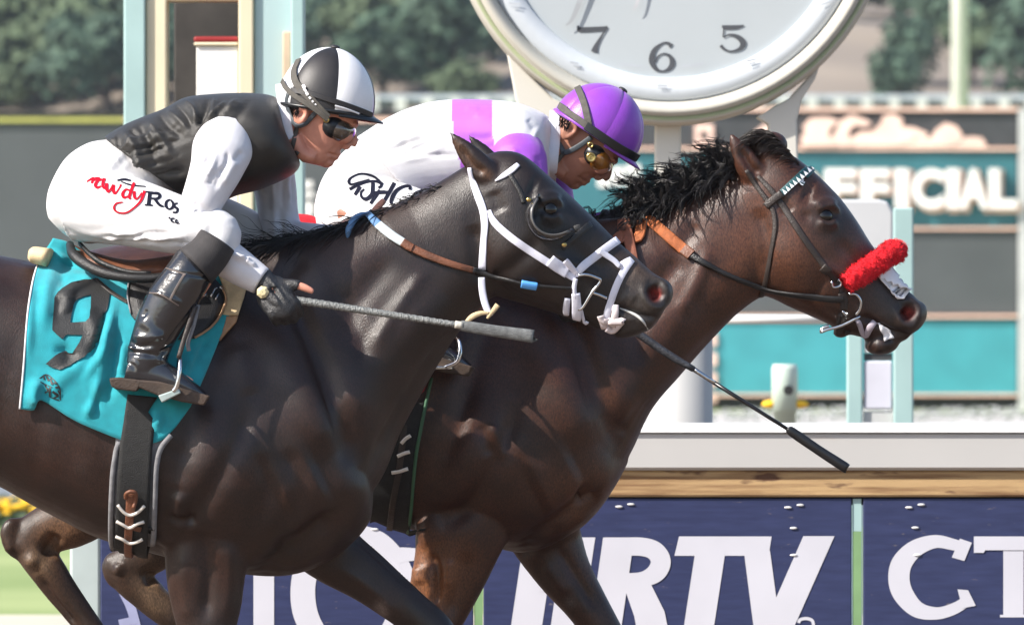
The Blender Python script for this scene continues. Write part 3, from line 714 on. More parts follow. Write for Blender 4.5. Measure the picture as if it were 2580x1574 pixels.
# ---- the dark horse nearest the viewer
Y1 = 0.0
torso1 = [(-650,820,-640,1000,.10),(-605,720,-600,1120,.20),(-450,652,-480,1230,.27,0,2.3),(-250,624,-280,1210,.275,0,2.4),(-60,634,-80,1195,.26,-.05,2.4),(100,662,100,1282,.268,-.06,2.4),
  (250,676,250,1356,.275,-.07,2.4),(400,672,400,1398,.268,-.12,2.4),(540,655,540,1432,.245,-.2,2.4),(660,650,680,1452,.222,-.22,2.3),(760,720,790,1432,.205,-.1,2.3),(830,860,880,1375,.175,0,2.3),(895,1010,930,1315,.125),(928,1130,940,1262,.055)]
neck1 = [(540,660,840,1350,.185,-.3,2.2),(680,612,955,1215,.165,-.32,2.2),(800,582,1012,1085,.135,-.3,2.2),(920,546,1085,952,.112,-.28,2.2),(1030,499,1142,858,.098,-.22,2.2),(1110,456,1190,796,.09,-.15,2.2),(1172,418,1225,762,.085,-.1,2.2),(1215,395,1262,735,.08)]
head1 = [(1205,396,1190,690,.075),(1262,380,1215,726,.092,.02,2.4),(1318,390,1258,748,.102,.03,2.5),(1385,445,1305,762,.104,.05,2.5),(1445,500,1358,778,.094,.02,2.4),(1503,555,1415,795,.078,-.05,2.4),(1550,602,1462,812,.064,-.12,2.3),
  (1600,645,1508,830,.057,-.08,2.3),(1640,682,1552,840,.056,.05,2.3),(1670,703,1597,842,.056,.08,2.3),(1688,728,1632,834,.049,.05,2.2),(1690,752,1656,812,.03)]
ear1 = ([(1250,452,-.055),(1215,425,-.062),(1178,385,-.066),(1150,352,-.066),(1132,331,-.064)], [(.026,.022),(.034,.024),(.027,.018),(.014,.010),(.002,.002)], 14)
ear1b = ([(1262,440,.055),(1235,415,.062),(1208,375,.066),(1178,338,.064)], [(.026,.022),(.032,.022),(.020,.013),(.002,.002)], 14)
fore1 = ([(640,1130,-.10),(545,1300,-.125),(520,1420,-.125),(520,1520,-.12),(521,1620,-.12),(522,1705,-.12),(523,1770,-.12),(525,1900,-.12),(530,2010,-.12),(556,2070,-.12),(572,2130,-.12)],
  [(.12,.06),(.128,.078),(.105,.066),(.09,.056),(.066,.05),(.052,.046),(.041,.036),(.031,.024),(.037,.033),(.029,.029),(.04,.042)], 20)
fore1b = ([(730,1290,.11),(830,1385,.12),(930,1455,.12),(1030,1535,.12),(1095,1592,.12),(1135,1650,.12),(1185,1790,.12),(1225,1890,.12),(1265,1930,.12),(1300,1975,.12)],
  [(.10,.06),(.082,.06),(.066,.052),(.054,.045),(.052,.044),(.040,.036),(.029,.024),(.036,.032),(.028,.028),(.04,.042)], 20)
hind1 = ([(-500,880,-.13),(-400,1080,-.15),(-420,1260,-.14),(-530,1440,-.13),(-590,1540,-.13),(-620,1680,-.13),(-690,1830,-.13),(-730,1880,-.13),(-780,1960,-.13)],
  [(.18,.11),(.17,.10),(.11,.07),(.062,.046),(.05,.042),(.034,.028),(.036,.032),(.029,.029),(.04,.042)], 20)
hind1b = ([(-500,880,.13),(-300,1100,.15),(-280,1280,.14),(-380,1480,.13),(-430,1570,.13),(-400,1720,.13),(-390,1890,.13),(-370,1960,.13),(-350,2060,.13)], hind1[1], 20)
ells1 = [(1592,822,0,(.055,.046,.026),-18), (1655,742,0,(.04,.052,.045),40), (600,700,0,(.10,.045,.05),10), (430,1320,-.155,(.05,.045,.06),0)]
m1 = [ # broad muscle masses
 ([(560,1160)],85,.018),([(760,1060)],75,.014),([(700,1260),(820,1200)],60,.012),([(880,1230)],45,.012),([(470,1000)],90,.006),
 ([(640,780),(770,980),(850,1150)],42,.010),([(1120,720),(960,900),(860,1080)],40,.010),([(1060,560),(900,640),(740,720)],45,.006),
 ([(1290,640)],58,.010),([(1560,760)],40,-.004)]
m1b = [ # grooves and ridges
 ([(700,690),(790,860),(865,1060),(900,1180)],20,-.011),([(1195,800),(1100,900),(1000,1060),(925,1200)],16,-.010),([(580,760),(545,900),(490,1080),(440,1230)],22,-.009),
 ([(640,1000),(600,1120),(520,1260),(440,1330)],18,-.008),([(628,1478),(700,1415),(790,1360),(868,1268)],18,-.016),([(840,1290),(760,1350),(690,1380)],16,-.010),
 ([(470,1230),(455,1290),(480,1330)],14,.009),([(420,1290),(470,1310),(500,1300)],9,-.010),([(515,1330),(530,1440),(520,1570)],13,-.008),([(575,1350),(585,1450),(570,1570)],14,.006),([(470,1360),(470,1480),(480,1570)],14,.005),
 ([(880,1330),(960,1400),(1050,1490)],12,-.007),([(840,1420),(940,1490),(1010,1560)],12,.005),
 ([(330,760),(300,1000),(270,1250)],20,-.0015),([(240,800),(200,1050),(190,1280)],18,-.0015),([(150,800),(110,1040),(100,1240)],18,-.0015),([(60,800),(20,1000),(0,1180)],18,-.0015),
 ([(1000,640),(900,760),(840,880)],22,-.006),([(1080,680),(1000,780),(930,900)],14,.005),([(840,700),(900,820),(930,930)],18,-.005),([(770,640),(700,720)],16,-.005),
 ([(720,1120),(760,1220),(740,1320)],16,-.005),([(660,1130),(680,1230),(640,1340)],16,-.005),([(600,860),(640,1000)],22,.005),
 ([(1230,700),(1265,690),(1330,640),(1350,590)],16,-.006),([(1190,560),(1205,640),(1210,720)],14,-.008),([(1240,480),(1262,540)],14,-.004)]
f1 = [ # the face
 ([(1360,522),(1372,510),(1390,506),(1406,512),(1416,524)],4.5,.009),([(1362,536),(1376,546),(1394,548),(1412,538)],4,.007),([(1386,527)],9,-.004),
 ([(1350,512),(1380,492),(1415,505)],9,.009),([(1360,545),(1390,558),(1420,545)],8,.006),([(1342,540)],10,-.004),([(1330,470),(1352,480)],18,-.007),
 ([(1395,640),(1450,670),(1510,700)],9,.008),([(1400,660),(1460,695)],10,-.004),([(1420,600),(1480,650),(1550,690)],14,-.004),([(1470,560),(1530,610)],12,.003),
 ([(1630,705),(1655,700),(1676,720),(1680,755),(1660,775),(1636,765),(1622,735),(1630,705)],7,.006),([(1640,718),(1652,736),(1662,756)],10,-.030),([(1650,740)],9,-.012),
 ([(1670,800),(1640,800),(1600,790),(1560,775),(1530,760)],5,-.010),([(1600,810),(1560,800)],9,.004),([(1600,760),(1570,740)],14,.004),([(1600,690),(1560,670)],12,-.003),([(1560,820),(1545,838)],8,-.006),
 ([(1155,365),(1190,420),(1225,440)],8,-.012,-1),([(1225,690),(1290,745),(1360,775),(1430,795)],10,-.006)]
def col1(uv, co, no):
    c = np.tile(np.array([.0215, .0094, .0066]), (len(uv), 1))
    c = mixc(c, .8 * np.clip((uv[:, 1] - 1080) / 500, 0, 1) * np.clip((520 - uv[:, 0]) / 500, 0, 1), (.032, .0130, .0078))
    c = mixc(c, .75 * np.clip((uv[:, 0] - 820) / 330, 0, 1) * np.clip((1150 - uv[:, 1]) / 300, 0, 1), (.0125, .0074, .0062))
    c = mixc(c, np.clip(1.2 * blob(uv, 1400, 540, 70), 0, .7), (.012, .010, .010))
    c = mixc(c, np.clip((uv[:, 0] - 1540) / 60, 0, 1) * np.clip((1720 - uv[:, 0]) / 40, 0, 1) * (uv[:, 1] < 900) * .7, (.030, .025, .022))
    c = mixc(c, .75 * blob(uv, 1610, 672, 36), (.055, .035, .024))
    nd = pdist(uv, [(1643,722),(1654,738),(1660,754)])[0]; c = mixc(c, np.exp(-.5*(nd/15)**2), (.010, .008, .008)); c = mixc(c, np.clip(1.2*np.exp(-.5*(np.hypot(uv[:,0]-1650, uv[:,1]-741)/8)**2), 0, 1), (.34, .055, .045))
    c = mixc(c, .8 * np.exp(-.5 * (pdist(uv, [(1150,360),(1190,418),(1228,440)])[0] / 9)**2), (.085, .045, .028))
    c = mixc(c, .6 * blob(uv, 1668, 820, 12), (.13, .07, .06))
    leg = np.clip((uv[:, 1] - 1520) / 160, 0, 1); c = mixc(c, leg, (.012, .010, .010))
    c = mixc(c, .9 * blob(uv, 955, 1530, 10) + .9 * blob(uv, 965, 1545, 9), (.11, .08, .07))
    return c
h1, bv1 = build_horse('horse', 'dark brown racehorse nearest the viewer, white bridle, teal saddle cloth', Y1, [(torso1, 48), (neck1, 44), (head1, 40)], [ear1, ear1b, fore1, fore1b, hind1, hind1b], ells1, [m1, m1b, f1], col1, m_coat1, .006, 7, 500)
eye(h1, bv1, 1386, 527, Y1)
for u, v, dy in ((580, 2152, -.12), (1312, 2005, .12), (-800, 1990, -.13), (-340, 2095, .13)): hoof(h1, u, v, dy, Y1)
# mane: locks swept back over the crest, and a thin fringe up the neck
crest1 = cr([(620,618),(690,606),(760,590),(830,574),(900,554),(980,521),(1060,486),(1120,458)], 8)
def on(cre, y0, dz=0, jit=.018):
    def f(t, r):
        i = t * (len(cre) - 1); a = int(i); b = min(a + 1, len(cre) - 1); q = cre[a] + (cre[b] - cre[a]) * (i - a); p = P(q[0], q[1] + dz, y0); return p + Vector((0, r.normal() * jit, r.normal() * .003))
    return f
mm = strands(900, on(crest1[:40], Y1, 6), lambda t, r: (-1.0 + r.normal() * .25, -.45 + r.normal() * .35, -.28 + r.normal() * .22), .10, .0020, 1, .006, .7, 6, .35)
mm2 = strands(420, on(crest1, Y1, 8), lambda t, r: (-.9 + r.normal() * .35, -.1 + r.normal() * .3, .12 + r.normal() * .22), .038, .0018, 2, .004, .8, 5, .3)
mm3 = strands(60, on(crest1[4:22], Y1, 4), lambda t, r: (-.9 + r.normal() * .2, r.normal() * .3, .12 + r.normal() * .2), .11, .0012, 3, .008, 1, 7, .1)
mm.add(mm2.v, mm2.f); mm.add(mm3.v, mm3.f); mane1 = mm.build('mane', m_hair, h1, True)
tail = strands(260, lambda t, r: P(-650, 800, 0) + Vector((r.normal()*.015, r.normal()*.015, r.normal()*.02)), lambda t, r: (-1, r.normal()*.12, .05 + r.normal()*.12), .75, .004, 4, .02, 1, 9, .6)
tail.build('tail', m_hair, h1, True)

# ---- the bay horse behind it
Y2 = 0.90
torso2 = [(-10,800,0,980,.10),(35,705,40,1090,.20),(190,640,160,1180,.27,0,2.3),(390,606,360,1165,.275,0,2.4),(580,612,560,1160,.26,-.05,2.4),(740,640,740,1240,.268,-.06,2.4),(890,650,890,1300,.275,-.07,2.4),(1040,640,1040,1335,.268,-.12,2.4),
  (1180,612,1190,1362,.245,-.2,2.4),(1300,612,1320,1392,.222,-.22,2.3),(1400,690,1430,1350,.205,-.1,2.3),(1480,840,1500,1295,.175,0,2.3),(1545,985,1548,1225,.12),(1585,1080,1582,1165,.055)]
neck2 = [(1200,615,1450,1320,.19,-.3,2.2),(1340,575,1575,1165,.168,-.32,2.2),(1460,556,1640,1035,.138,-.3,2.2),(1560,548,1715,945,.115,-.28,2.2),(1660,528,1788,862,.10,-.22,2.2),(1760,482,1848,800,.09,-.15,2.2),(1835,440,1895,762,.085,-.1,2.2),(1885,405,1930,742,.08)]
head2 = [(1872,400,1862,690,.075),(1930,372,1900,735,.09,.02,2.4),(1990,388,1945,752,.10,.03,2.5),(2050,432,1990,774,.104,.05,2.5),(2113,494,2040,796,.096,.03,2.4),(2159,556,2085,816,.082,-.02,2.4),(2194,612,2120,836,.067,-.1,2.3),(2236,668,2155,846,.059,-.1,2.3),
  (2276,720,2178,852,.057,.0,2.3),(2308,750,2212,858,.057,.08,2.3),(2327,782,2248,862,.05,.08,2.2),(2326,806,2282,858,.035)]
ear2 = ([(1915,450,-.055),(1890,425,-.062),(1868,385,-.066),(1850,355,-.066),(1840,333,-.064)], [(.028,.022),(.036,.024),(.028,.018),(.015,.010),(.002,.002)], 14)
ear2b = ([(1950,430,.055),(1925,400,.062),(1905,360,.066),(1885,330,.064)], [(.026,.022),(.032,.022),(.020,.013),(.002,.002)], 14)
fore2 = ([(1260,1130,-.10),(1175,1300,-.125),(1140,1420,-.125),(1105,1520,-.12),(1070,1620,-.12),(1045,1700,-.12),(1020,1770,-.12),(960,1900,-.12),(915,2000,-.12),(905,2050,-.12),(930,2110,-.12)],
  [(.12,.06),(.125,.078),(.102,.066),(.084,.056),(.064,.05),(.052,.046),(.041,.036),(.031,.024),(.037,.033),(.029,.029),(.04,.042)], 20)
fore2b = ([(1330,1270,.11),(1378,1360,.12),(1420,1440,.12),(1475,1520,.12),(1525,1600,.12),(1555,1665,.12),(1575,1720,.12),(1610,1860,.12),(1640,1970,.12),(1680,2020,.12),(1710,2070,.12)],
  [(.10,.06),(.092,.06),(.074,.055),(.058,.048),(.05,.044),(.052,.044),(.040,.036),(.029,.024),(.036,.032),(.028,.028),(.04,.042)], 20)
hind2 = ([(150,860,-.13),(300,1060,-.15),(300,1180,-.14),(190,1300,-.13),(82,1356,-.13),(130,1450,-.13),(195,1540,-.13),(300,1680,-.13),(350,1760,-.13),(400,1800,-.13),(430,1870,-.13)],
  [(.18,.11),(.17,.10),(.12,.07),(.080,.055),(.054,.042),(.046,.038),(.038,.028),(.031,.026),(.036,.032),(.029,.029),(.04,.042)], 20)
hind2b = ([(150,860,.13),(480,1080,.15),(520,1220,.14),(430,1340,.13),(325,1432,.13),(375,1500,.13),(450,1570,.13),(540,1690,.13),(590,1770,.13),(640,1810,.13),(670,1880,.13)], hind2[1], 20)
ells2 = [(2222,866,0,(.046,.042,.029),-8), (2296,800,0,(.036,.052,.05),40), (1240,650,0,(.10,.045,.05),10), (1100,1330,-.155,(.055,.045,.07),0), (2118,838,0,(.02,.03,.014),0), (44,1338,-.13,(.040,.028,.034),-35), (36,1362,-.13,(.026,.024,.05),-14), (95,1420,-.13,(.030,.032,.04),-20), (292,1420,.13,(.036,.028,.034),-35), (284,1442,.13,(.026,.024,.045),-20), (340,1478,.13,(.03,.032,.036),-20), (1930,372,0,(.058,.042,.042),-15)]
dx = 640
m2 = [([(p[0]+dx, p[1]-20) for p in st[0]], st[1], st[2]) for st in m1[:6]] + [([(1740,740),(1640,900),(1540,1080)],40,.010),([(1700,610),(1580,680),(1420,760)],45,.006),([(1990,650)],60,.011)]
m2b = [([(1380,680),(1460,850),(1530,1040),(1560,1150)],20,-.011),([(1850,830),(1760,910),(1670,1050),(1585,1190)],16,-.010),([(1260,760),(1210,900),(1150,1080),(1090,1230)],22,-.009),([(1300,1000),(1270,1120),(1190,1260),(1100,1330)],18,-.009),
 ([(1291,1405),(1360,1350),(1440,1290),(1500,1225)],16,-.016),([(1520,1235),(1470,1265),(1480,1210)],9,-.012),([(1500,1290),(1420,1340),(1330,1390)],14,.010),([(1210,1060),(1240,1150)],12,-.005),([(1240,1060),(1275,1160)],10,.005),
 ([(1075,1390),(1100,1420),(1105,1480),(1100,1540)],9,-.012),([(1050,1420),(1060,1470)],12,.008),([(1130,1400),(1125,1480)],10,.006),([(1180,1380),(1160,1470),(1130,1560)],14,-.008),([(1400,1370),(1450,1450),(1510,1540)],11,-.008),([(1370,1420),(1430,1500)],11,.005),
 ([(1720,640),(1660,720),(1600,830)],20,-.008),([(1790,620),(1750,720),(1700,800)],14,.006),([(1560,700),(1600,820),(1610,930)],18,-.006),([(1760,560),(1700,640)],16,-.006),([(1640,1000),(1560,1100)],14,-.006),
 ([(40,1290),(20,1340),(50,1400)],14,.010),([(150,1340),(120,1400)],12,-.014),([(100,1440),(150,1520),(200,1580)],9,-.010),([(300,1420),(290,1450)],10,.008),([(370,1440),(380,1480)],10,-.010),([(85,1410)],12,.008)]
f2 = [([(2056,538),(2068,526),(2086,522),(2102,528),(2112,540)],4.5,.009),([(2058,552),(2072,562),(2090,564),(2108,554)],4,.007),([(2082,543)],9,-.004),([(2045,525),(2075,508),(2108,522)],9,.010),([(2050,562),(2082,572),(2112,560)],8,.006),([(2030,545)],10,-.005),([(2020,480),(2048,490)],18,-.008),([(2060,660),(2110,690),(2170,715)],9,.009),([(2080,690),(2140,715)],10,-.005),([(2100,600),(2160,660),(2220,700)],14,-.005),
 ([(2262,765),(2285,755),(2308,770),(2312,800),(2295,822),(2270,812),(2260,788),(2262,765)],7,.006),([(2274,772),(2287,788),(2298,802)],10,-.030),([(2287,788)],8,-.012),([(2300,845),(2260,842),(2225,825),(2190,805),(2160,795)],6,-.013),([(2250,850),(2215,838)],8,-.008),([(2230,885),(2200,878)],12,.004),
 ([(2175,858),(2160,850)],9,-.012),([(1860,370),(1890,420),(1915,440)],8,-.012,-1),([(1930,730),(1990,765),(2060,795)],10,-.005),([(1905,520),(1925,600),(1930,700)],14,-.008),([(1960,500),(1990,540)],12,-.005),([(2040,760),(2075,700)],10,-.005)]
def col2(uv, co, no):
    c = np.tile(np.array([.042, .0150, .0080]), (len(uv), 1))
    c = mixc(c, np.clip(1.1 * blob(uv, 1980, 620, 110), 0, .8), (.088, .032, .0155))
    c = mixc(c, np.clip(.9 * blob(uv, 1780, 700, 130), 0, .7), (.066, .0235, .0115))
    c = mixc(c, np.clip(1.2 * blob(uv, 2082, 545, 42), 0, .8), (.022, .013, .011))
    c = mixc(c, np.clip((uv[:, 0] - 2130) / 110, 0, 1) * (uv[:, 1] < 920) * .8, (.020, .014, .012))
    nd = pdist(uv, [(2276,776),(2287,788),(2296,800)])[0]; c = mixc(c, np.exp(-.5*(nd/15)**2), (.010, .008, .008)); c = mixc(c, np.clip(1.2*np.exp(-.5*(np.hypot(uv[:,0]-2286, uv[:,1]-788)/8)**2), 0, 1), (.30, .048, .038))
    c = mixc(c, np.clip(1.3 * blob(uv, 1085, 1450, 60), 0, .9), (.16, .062, .025))  # sunlit tan patch behind the elbow, painted into the coat
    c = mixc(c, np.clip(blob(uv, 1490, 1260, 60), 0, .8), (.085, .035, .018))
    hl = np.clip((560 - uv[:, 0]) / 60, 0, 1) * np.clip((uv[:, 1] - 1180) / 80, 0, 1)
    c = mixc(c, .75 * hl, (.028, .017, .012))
    c = mixc(c, np.clip(1.4 * blob(uv, 165, 1350, 40) , 0, 1), (.17, .09, .05)); c = mixc(c, np.clip(1.2 * blob(uv, 100, 1415, 22) + 1.2*blob(uv, 395, 1470, 34) + blob(uv, 395, 1520, 22), 0, .9), (.12, .075, .045))  # sunlit patches on gaskin and hocks, put into the coat colour
    leg = np.clip((uv[:, 1] - 1560) / 120, 0, 1); c = mixc(c, leg, (.012, .010, .010))
    c = mixc(c, .9 * blob(uv, 1437, 1519, 10), (.11, .08, .07))
    return c
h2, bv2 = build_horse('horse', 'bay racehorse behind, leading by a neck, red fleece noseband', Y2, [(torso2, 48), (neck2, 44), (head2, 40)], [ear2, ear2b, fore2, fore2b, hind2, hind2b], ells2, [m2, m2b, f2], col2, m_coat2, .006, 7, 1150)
eye(h2, bv2, 2082, 543, Y2)
for u, v, dy in ((945, 2135, -.12), (1722, 2092, .12), (445, 1895, -.13), (685, 1905, .13)): hoof(h2, u, v, dy, Y2)
crest2 = cr([(1330,575),(1430,556),(1500,546),(1580,530),(1660,508),(1740,474),(1800,446),(1850,425)], 8)
mroot = cr([(1596,536),(1660,518),(1720,492),(1790,456),(1852,424)], 8)
q = strands(450, on(mroot, Y2, 2, .03), lambda t, r: (-.5 + r.normal() * .3, -.75 + r.normal() * .3, -.1 + r.normal() * .3), .075, .0022, 22, .008, 1.0, 8, .5)
q2 = locks(190, 10, on(mroot, Y2, 0, .025), lambda t, r: (-.22 + r.normal() * .34, -.15 + r.normal() * .35, 1.0 + r.normal() * .2), .150 , .0012, 25, .015, 1.5, .42, .005)
q3 = locks(80, 8, on(mroot, Y2, -2, .02), lambda t, r: (-.6 + r.normal() * .3, -.7 + r.normal() * .3, .25 + r.normal() * .3), .10, .0012, 26, .012, 1.2, .8, .005)
q5_ = locks(26, 6, on(crest2[:30], Y2, 0, .02), lambda t, r: (-.5 + r.normal() * .4, r.normal() * .4, .6 + r.normal() * .3), .085, .0011, 28, .012, 1.3, .7, .004)
q4 = locks(42, 5, on(mroot, Y2, -20, .02), lambda t, r: (-.5 + r.normal() * .45, r.normal() * .4, .85 + r.normal() * .3), .135, .0009, 27, .016, 1.6, .9, .003)
for k in (q2, q3, q4, q5_): q.add(k.v, k.f)
q.build('mane', m_hair, h2, True)
# forelock: a thick brown-black tuft blown back over the poll
fl = cr([(1885,352),(1915,334),(1950,338),(1980,372),(2016,418)], 8)
q = strands(900, on(fl, Y2, 4, .03), lambda t, r: (-.85 + r.normal() * .12, r.normal() * .2, .12 + .75 * t + r.normal() * .08), .055, .0020, 31, .003, .5, 7, .7)
q5 = strands(700, on(fl, Y2, 12, .036), lambda t, r: (-.8 + r.normal() * .12, -.35 + r.normal() * .15, .05 + .6*t + r.normal() * .1), .055, .002, 32, .003, .5, 6, .6)
q.add(q5.v, q5.f); q.build('forelock', m_hair_br, h2, True)
tail = strands(260, lambda t, r: P(0, 780, Y2) + Vector((r.normal()*.015, r.normal()*.015, r.normal()*.02)), lambda t, r: (-1, r.normal()*.12, .05 + r.normal()*.12), .75, .004, 5, .02, 1, 9, .6)
tail.build('tail', m_hair, h2, True)
# ------------------------------------------------------------------ riders
m_skin = M('skin', (.58, .25, .175), .5, .12, 40, .15, 500, second=(.68, .31, .215), spec=.4)
m_skin2 = M('skin_tanned', (.34, .15, .095), .5, .12, 40, .15, 500, second=(.40, .18, .115), spec=.4)
m_wcloth = M('white_breeches_cloth', (.66, .655, .67), .75, .04, 30, .2, 900, sheen=.1)
m_wsilk = M('white_silk', (.66, .655, .69), .6, .04, 30, .15, 700, sheen=.15)
m_vest = M('black_silk_vest', (.020, .018, .0155), .45, .25, 25, .25, 600, sheen=.06, spec=.5)
m_psilk = M('purple_and_white_silk', (.8, .8, .8), .55, .04, 30, .15, 700, attr='col', sheen=.15)
m_purple = M('purple_silk', (.30, .065, .52), .5, .08, 20, .15, 700, sheen=.2)
m_capw = M('white_cap_satin', (.78, .78, .80), .42, .03, 20, .1, 500); m_capb = M('black_cap_satin', (.022, .020, .021), .45, .15, 20, .1, 500)
m_elastic = M('grey_brown_elastic', (.075, .068, .058), .7, .15, 60, .3, 500); m_helm = M('helmet_black', (.015, .016, .018), .35, .1)
m_harn = M('slate_harness', (.06, .072, .082), .5, .12, 30); m_gog = M('goggle_lens_smoke', (.10, .075, .055), .05, .5, 25, coat=1.0, spec=.8); m_gog2 = M('goggle_lens_amber', (.32, .13, .02), .1, .3, 25, coat=1.0)
m_brass = M('brass', (.62, .45, .16), .3, .1, metal=1.0); m_steel = M('polished_steel', (.62, .64, .66), .2, .1, metal=1.0); m_glove = M('black_glove_leather', (.026, .026, .028), .36, .25, 60, .4, 300)
m_boot = M('polished_black_boot', (.012, .013, .017), .2, .2, 20, .12, 90, spec=.7, coat=.6); m_sole = M('brown_sole', (.055, .035, .024), .6, .25, 30, .3, 200); m_nylon = M('dark_knee_panel', (.030, .027, .028), .75, .15, 50, .3, 400)
m_sole2 = M('tan_boot_trim', (.11, .085, .075), .5, .2, 40)
m_hairp = M('dark_hair', (.022, .018, .016), .6, .3, 80, .6, 300)
m_ink_r = M('crimson_print', (.40, .004, .018), .8, .1, spec=.1); m_ink_n = M('navy_black_print', (.008, .009, .020), .8, .1, spec=.1); m_iris = M('eye_white', (.6, .58, .55), .2)

def mesh_part(me, name, mat, parent, smooth=True):
    set_co(me, get_co(me) - np.array(parent_world(parent))); me.materials.clear(); me.materials.append(mat)
    me.polygons.foreach_set('use_smooth', [smooth] * len(me.polygons)); o = bpy.data.objects.new(name, me); COL.objects.link(o); o.parent = parent; return o
PRINT = [(205, 430, 462, 580), (865, 425, 1080, 525)]
def folds(n, a0, a1, b0, b1, sg, am, seed, bend=12):
    """fold lines fanning between segment a0-a1 (starts) and b0-b1 (ends)"""
    r = np.random.default_rng(seed); out = []
    for i in range(n):
        t = r.random(); p = np.array(a0) * (1-t) + np.array(a1) * t; q = np.array(b0) * (1-t) + np.array(b1) * t; s, e = sorted(r.uniform(0, 1, 2))
        if e - s < .3: e = min(1, s + .4)
        A = p + (q-p)*s; B = p + (q-p)*e; mid = (A+B)/2 + r.normal(size=2) * bend * .4
        if any(x0 < q_[0] < x1 and y0_ < q_[1] < y1_ for x0, y0_, x1, y1_ in PRINT for q_ in (A, mid, B)) and am > .005: continue
        out.append(([tuple(A), tuple(mid), tuple(B)], sg * r.uniform(.6, 1.3), am * r.uniform(.4, 1.2) * (1 if r.random() < .55 else -1)))
    return out
def P0(L, y0): return [P(u, v, y0 + dy) for u, v, dy in L]

def hand(skin, glove, W, X, Yd, curl=(55, 75, 45), thumb=(.5, .55, -.55)):
    X = Vector(X).normalized(); Yd = Vector(Yd); Yd = (Yd - X * Yd.dot(X)).normalized(); Z = X.cross(Yd).normalized()
    A = Matrix((X, Yd, Z)).transposed()
    for mbx, e in ((skin, 0), (glove, .0065)):
        mbx.ell(W + X*.048, (.056 + e, .040 + e, .018 + e), A, 18); mbx.ell(W + X*.03 + Yd*.018 - Z*.008, (.034 + e, .024 + e, .019 + e), A, 14)
        mbx.tube([W - X*.03, W + X*.03], [.024 + e, .024 + e], 12, 3)
    for i, L in enumerate((.95, 1.05, 1.0, .8)):
        p = W + X*(.088 - .004*abs(i-1)) + Yd*(.029 - .0195*i); pts = [W + X*.05 + Yd*(.024-.016*i), p]; ang = 0
        for k, (l, c) in enumerate(zip((.042, .026, .021), curl)):
            ang += math.radians(c + 4*i); p = p + (X*math.cos(ang) - Z*math.sin(ang)) * l * L; pts.append(p)
        skin.tube(pts, [.010, .0098, .0088, .008, .0062], 10, 4)
        g = pts[:3] + [pts[2] + (pts[3]-pts[2])*.35]; glove.tube(g, [.0155, .0150, .0134, .0122], 10, 4)
    t = Vector(thumb); b = W + X*.025 + Yd*.032 - Z*.006; d = (X*t.x + Yd*t.y + Z*t.z).normalized(); p1 = b + d*.036; d2 = (d + X*.35 - Z*.25).normalized(); p2 = p1 + d2*.028; p3 = p2 + (d2 + X*.2 - Z*.2).normalized()*.022
    skin.tube([b - d*.015, b, p1, p2, p3], [.012, .0125, .0108, .0098, .007], 10, 4); glove.tube([b - d*.015, b, p1, p1 + d2*.010], [.0158, .0160, .0142, .0132], 10, 4)
    return W, X, Yd, Z

def rot_px(L, c1, c2, ang):
    c, s = math.cos(math.radians(ang)), math.sin(math.radians(ang))
    return [(c2[0] + (u-c1[0])*c - (v-c1[1])*s, c2[1] + (u-c1[0])*s + (v-c1[1])*c) for u, v in L]
FACE = [(880,172,745,162,.058),(912,222,712,212,.076),(912,275,706,250,.080),(897,316,710,288,.076),(881,338,716,316,.072),(871,357,726,338,.067),(862,373,738,358,.062),(853,385,746,376,.056),(843,397,750,390,.050),(827,411,754,400,.042),(808,418,760,408,.028)]
def head_into(mb, y0, tf):
    rows = []
    for a, b, c, d, w in FACE:
        if ROT[0] and b < 280: a, b, c, d, w = 822+(a-822)*.9, 262+(b-262)*.78, 822+(c-822)*.9, 262+(d-262)*.78, w*.93
        (p, q) = tf([(a, b), (c, d)]); rows.append((*p, *q, w, .0, 2.3))
    mb.add(*loft(rows, y0, 6, 36))
    def e(u, v, dy, r, ang=0):
        (p,) = tf([(u, v)]); mb.ell(P(*p, y0 + dy), r, Matrix.Rotation(math.radians(ang + ROT[0]), 3, 'Y'), 18)
    def t(L, r):
        mb.tube([P(*tf([(u, v)])[0], y0 + dy) for u, v, dy in L], r, 12, 4)
    t([(888,322,0),(889,340,0),(889,356,0),(884,366,0)], [(.007,.010),(.010,.010),(.013,.012),(.012,.014)])
    for s in (-1, 1):
        e(872, 369, s*.013, (.012, .008, .009)); e(868, 343, s*.042, (.022, .02, .02)); t([(790,395,s*.045),(760,385,s*.058),(738,345,s*.066)], [.016,.018,.02])
        e(759, 287, s*.082, (.020, .008, .033), 14)
    e(849, 386, 0, (.011, .022, .0065), 15); e(843, 396, 0, (.011, .020, .0075), 15); e(823, 408, 0, (.019, .024, .015)); e(890, 314, 0, (.014, .05, .010))
ROT = [0]
FACE_STROKES = [([(850,391),(836,391),(824,388)], 2.2, -.006), ([(862,374),(850,381)], 3, -.003), ([(838,405),(828,402)], 3, -.004), ([(856,366),(838,380),(832,392)], 4, -.003), ([(868,371)], 2.2, -.006),
  ([(752,272),(765,268),(772,285),(764,305),(756,312)], 3, .004), ([(762,288)], 6, -.008), ([(800,400),(770,392),(750,370)], 6, .003)]

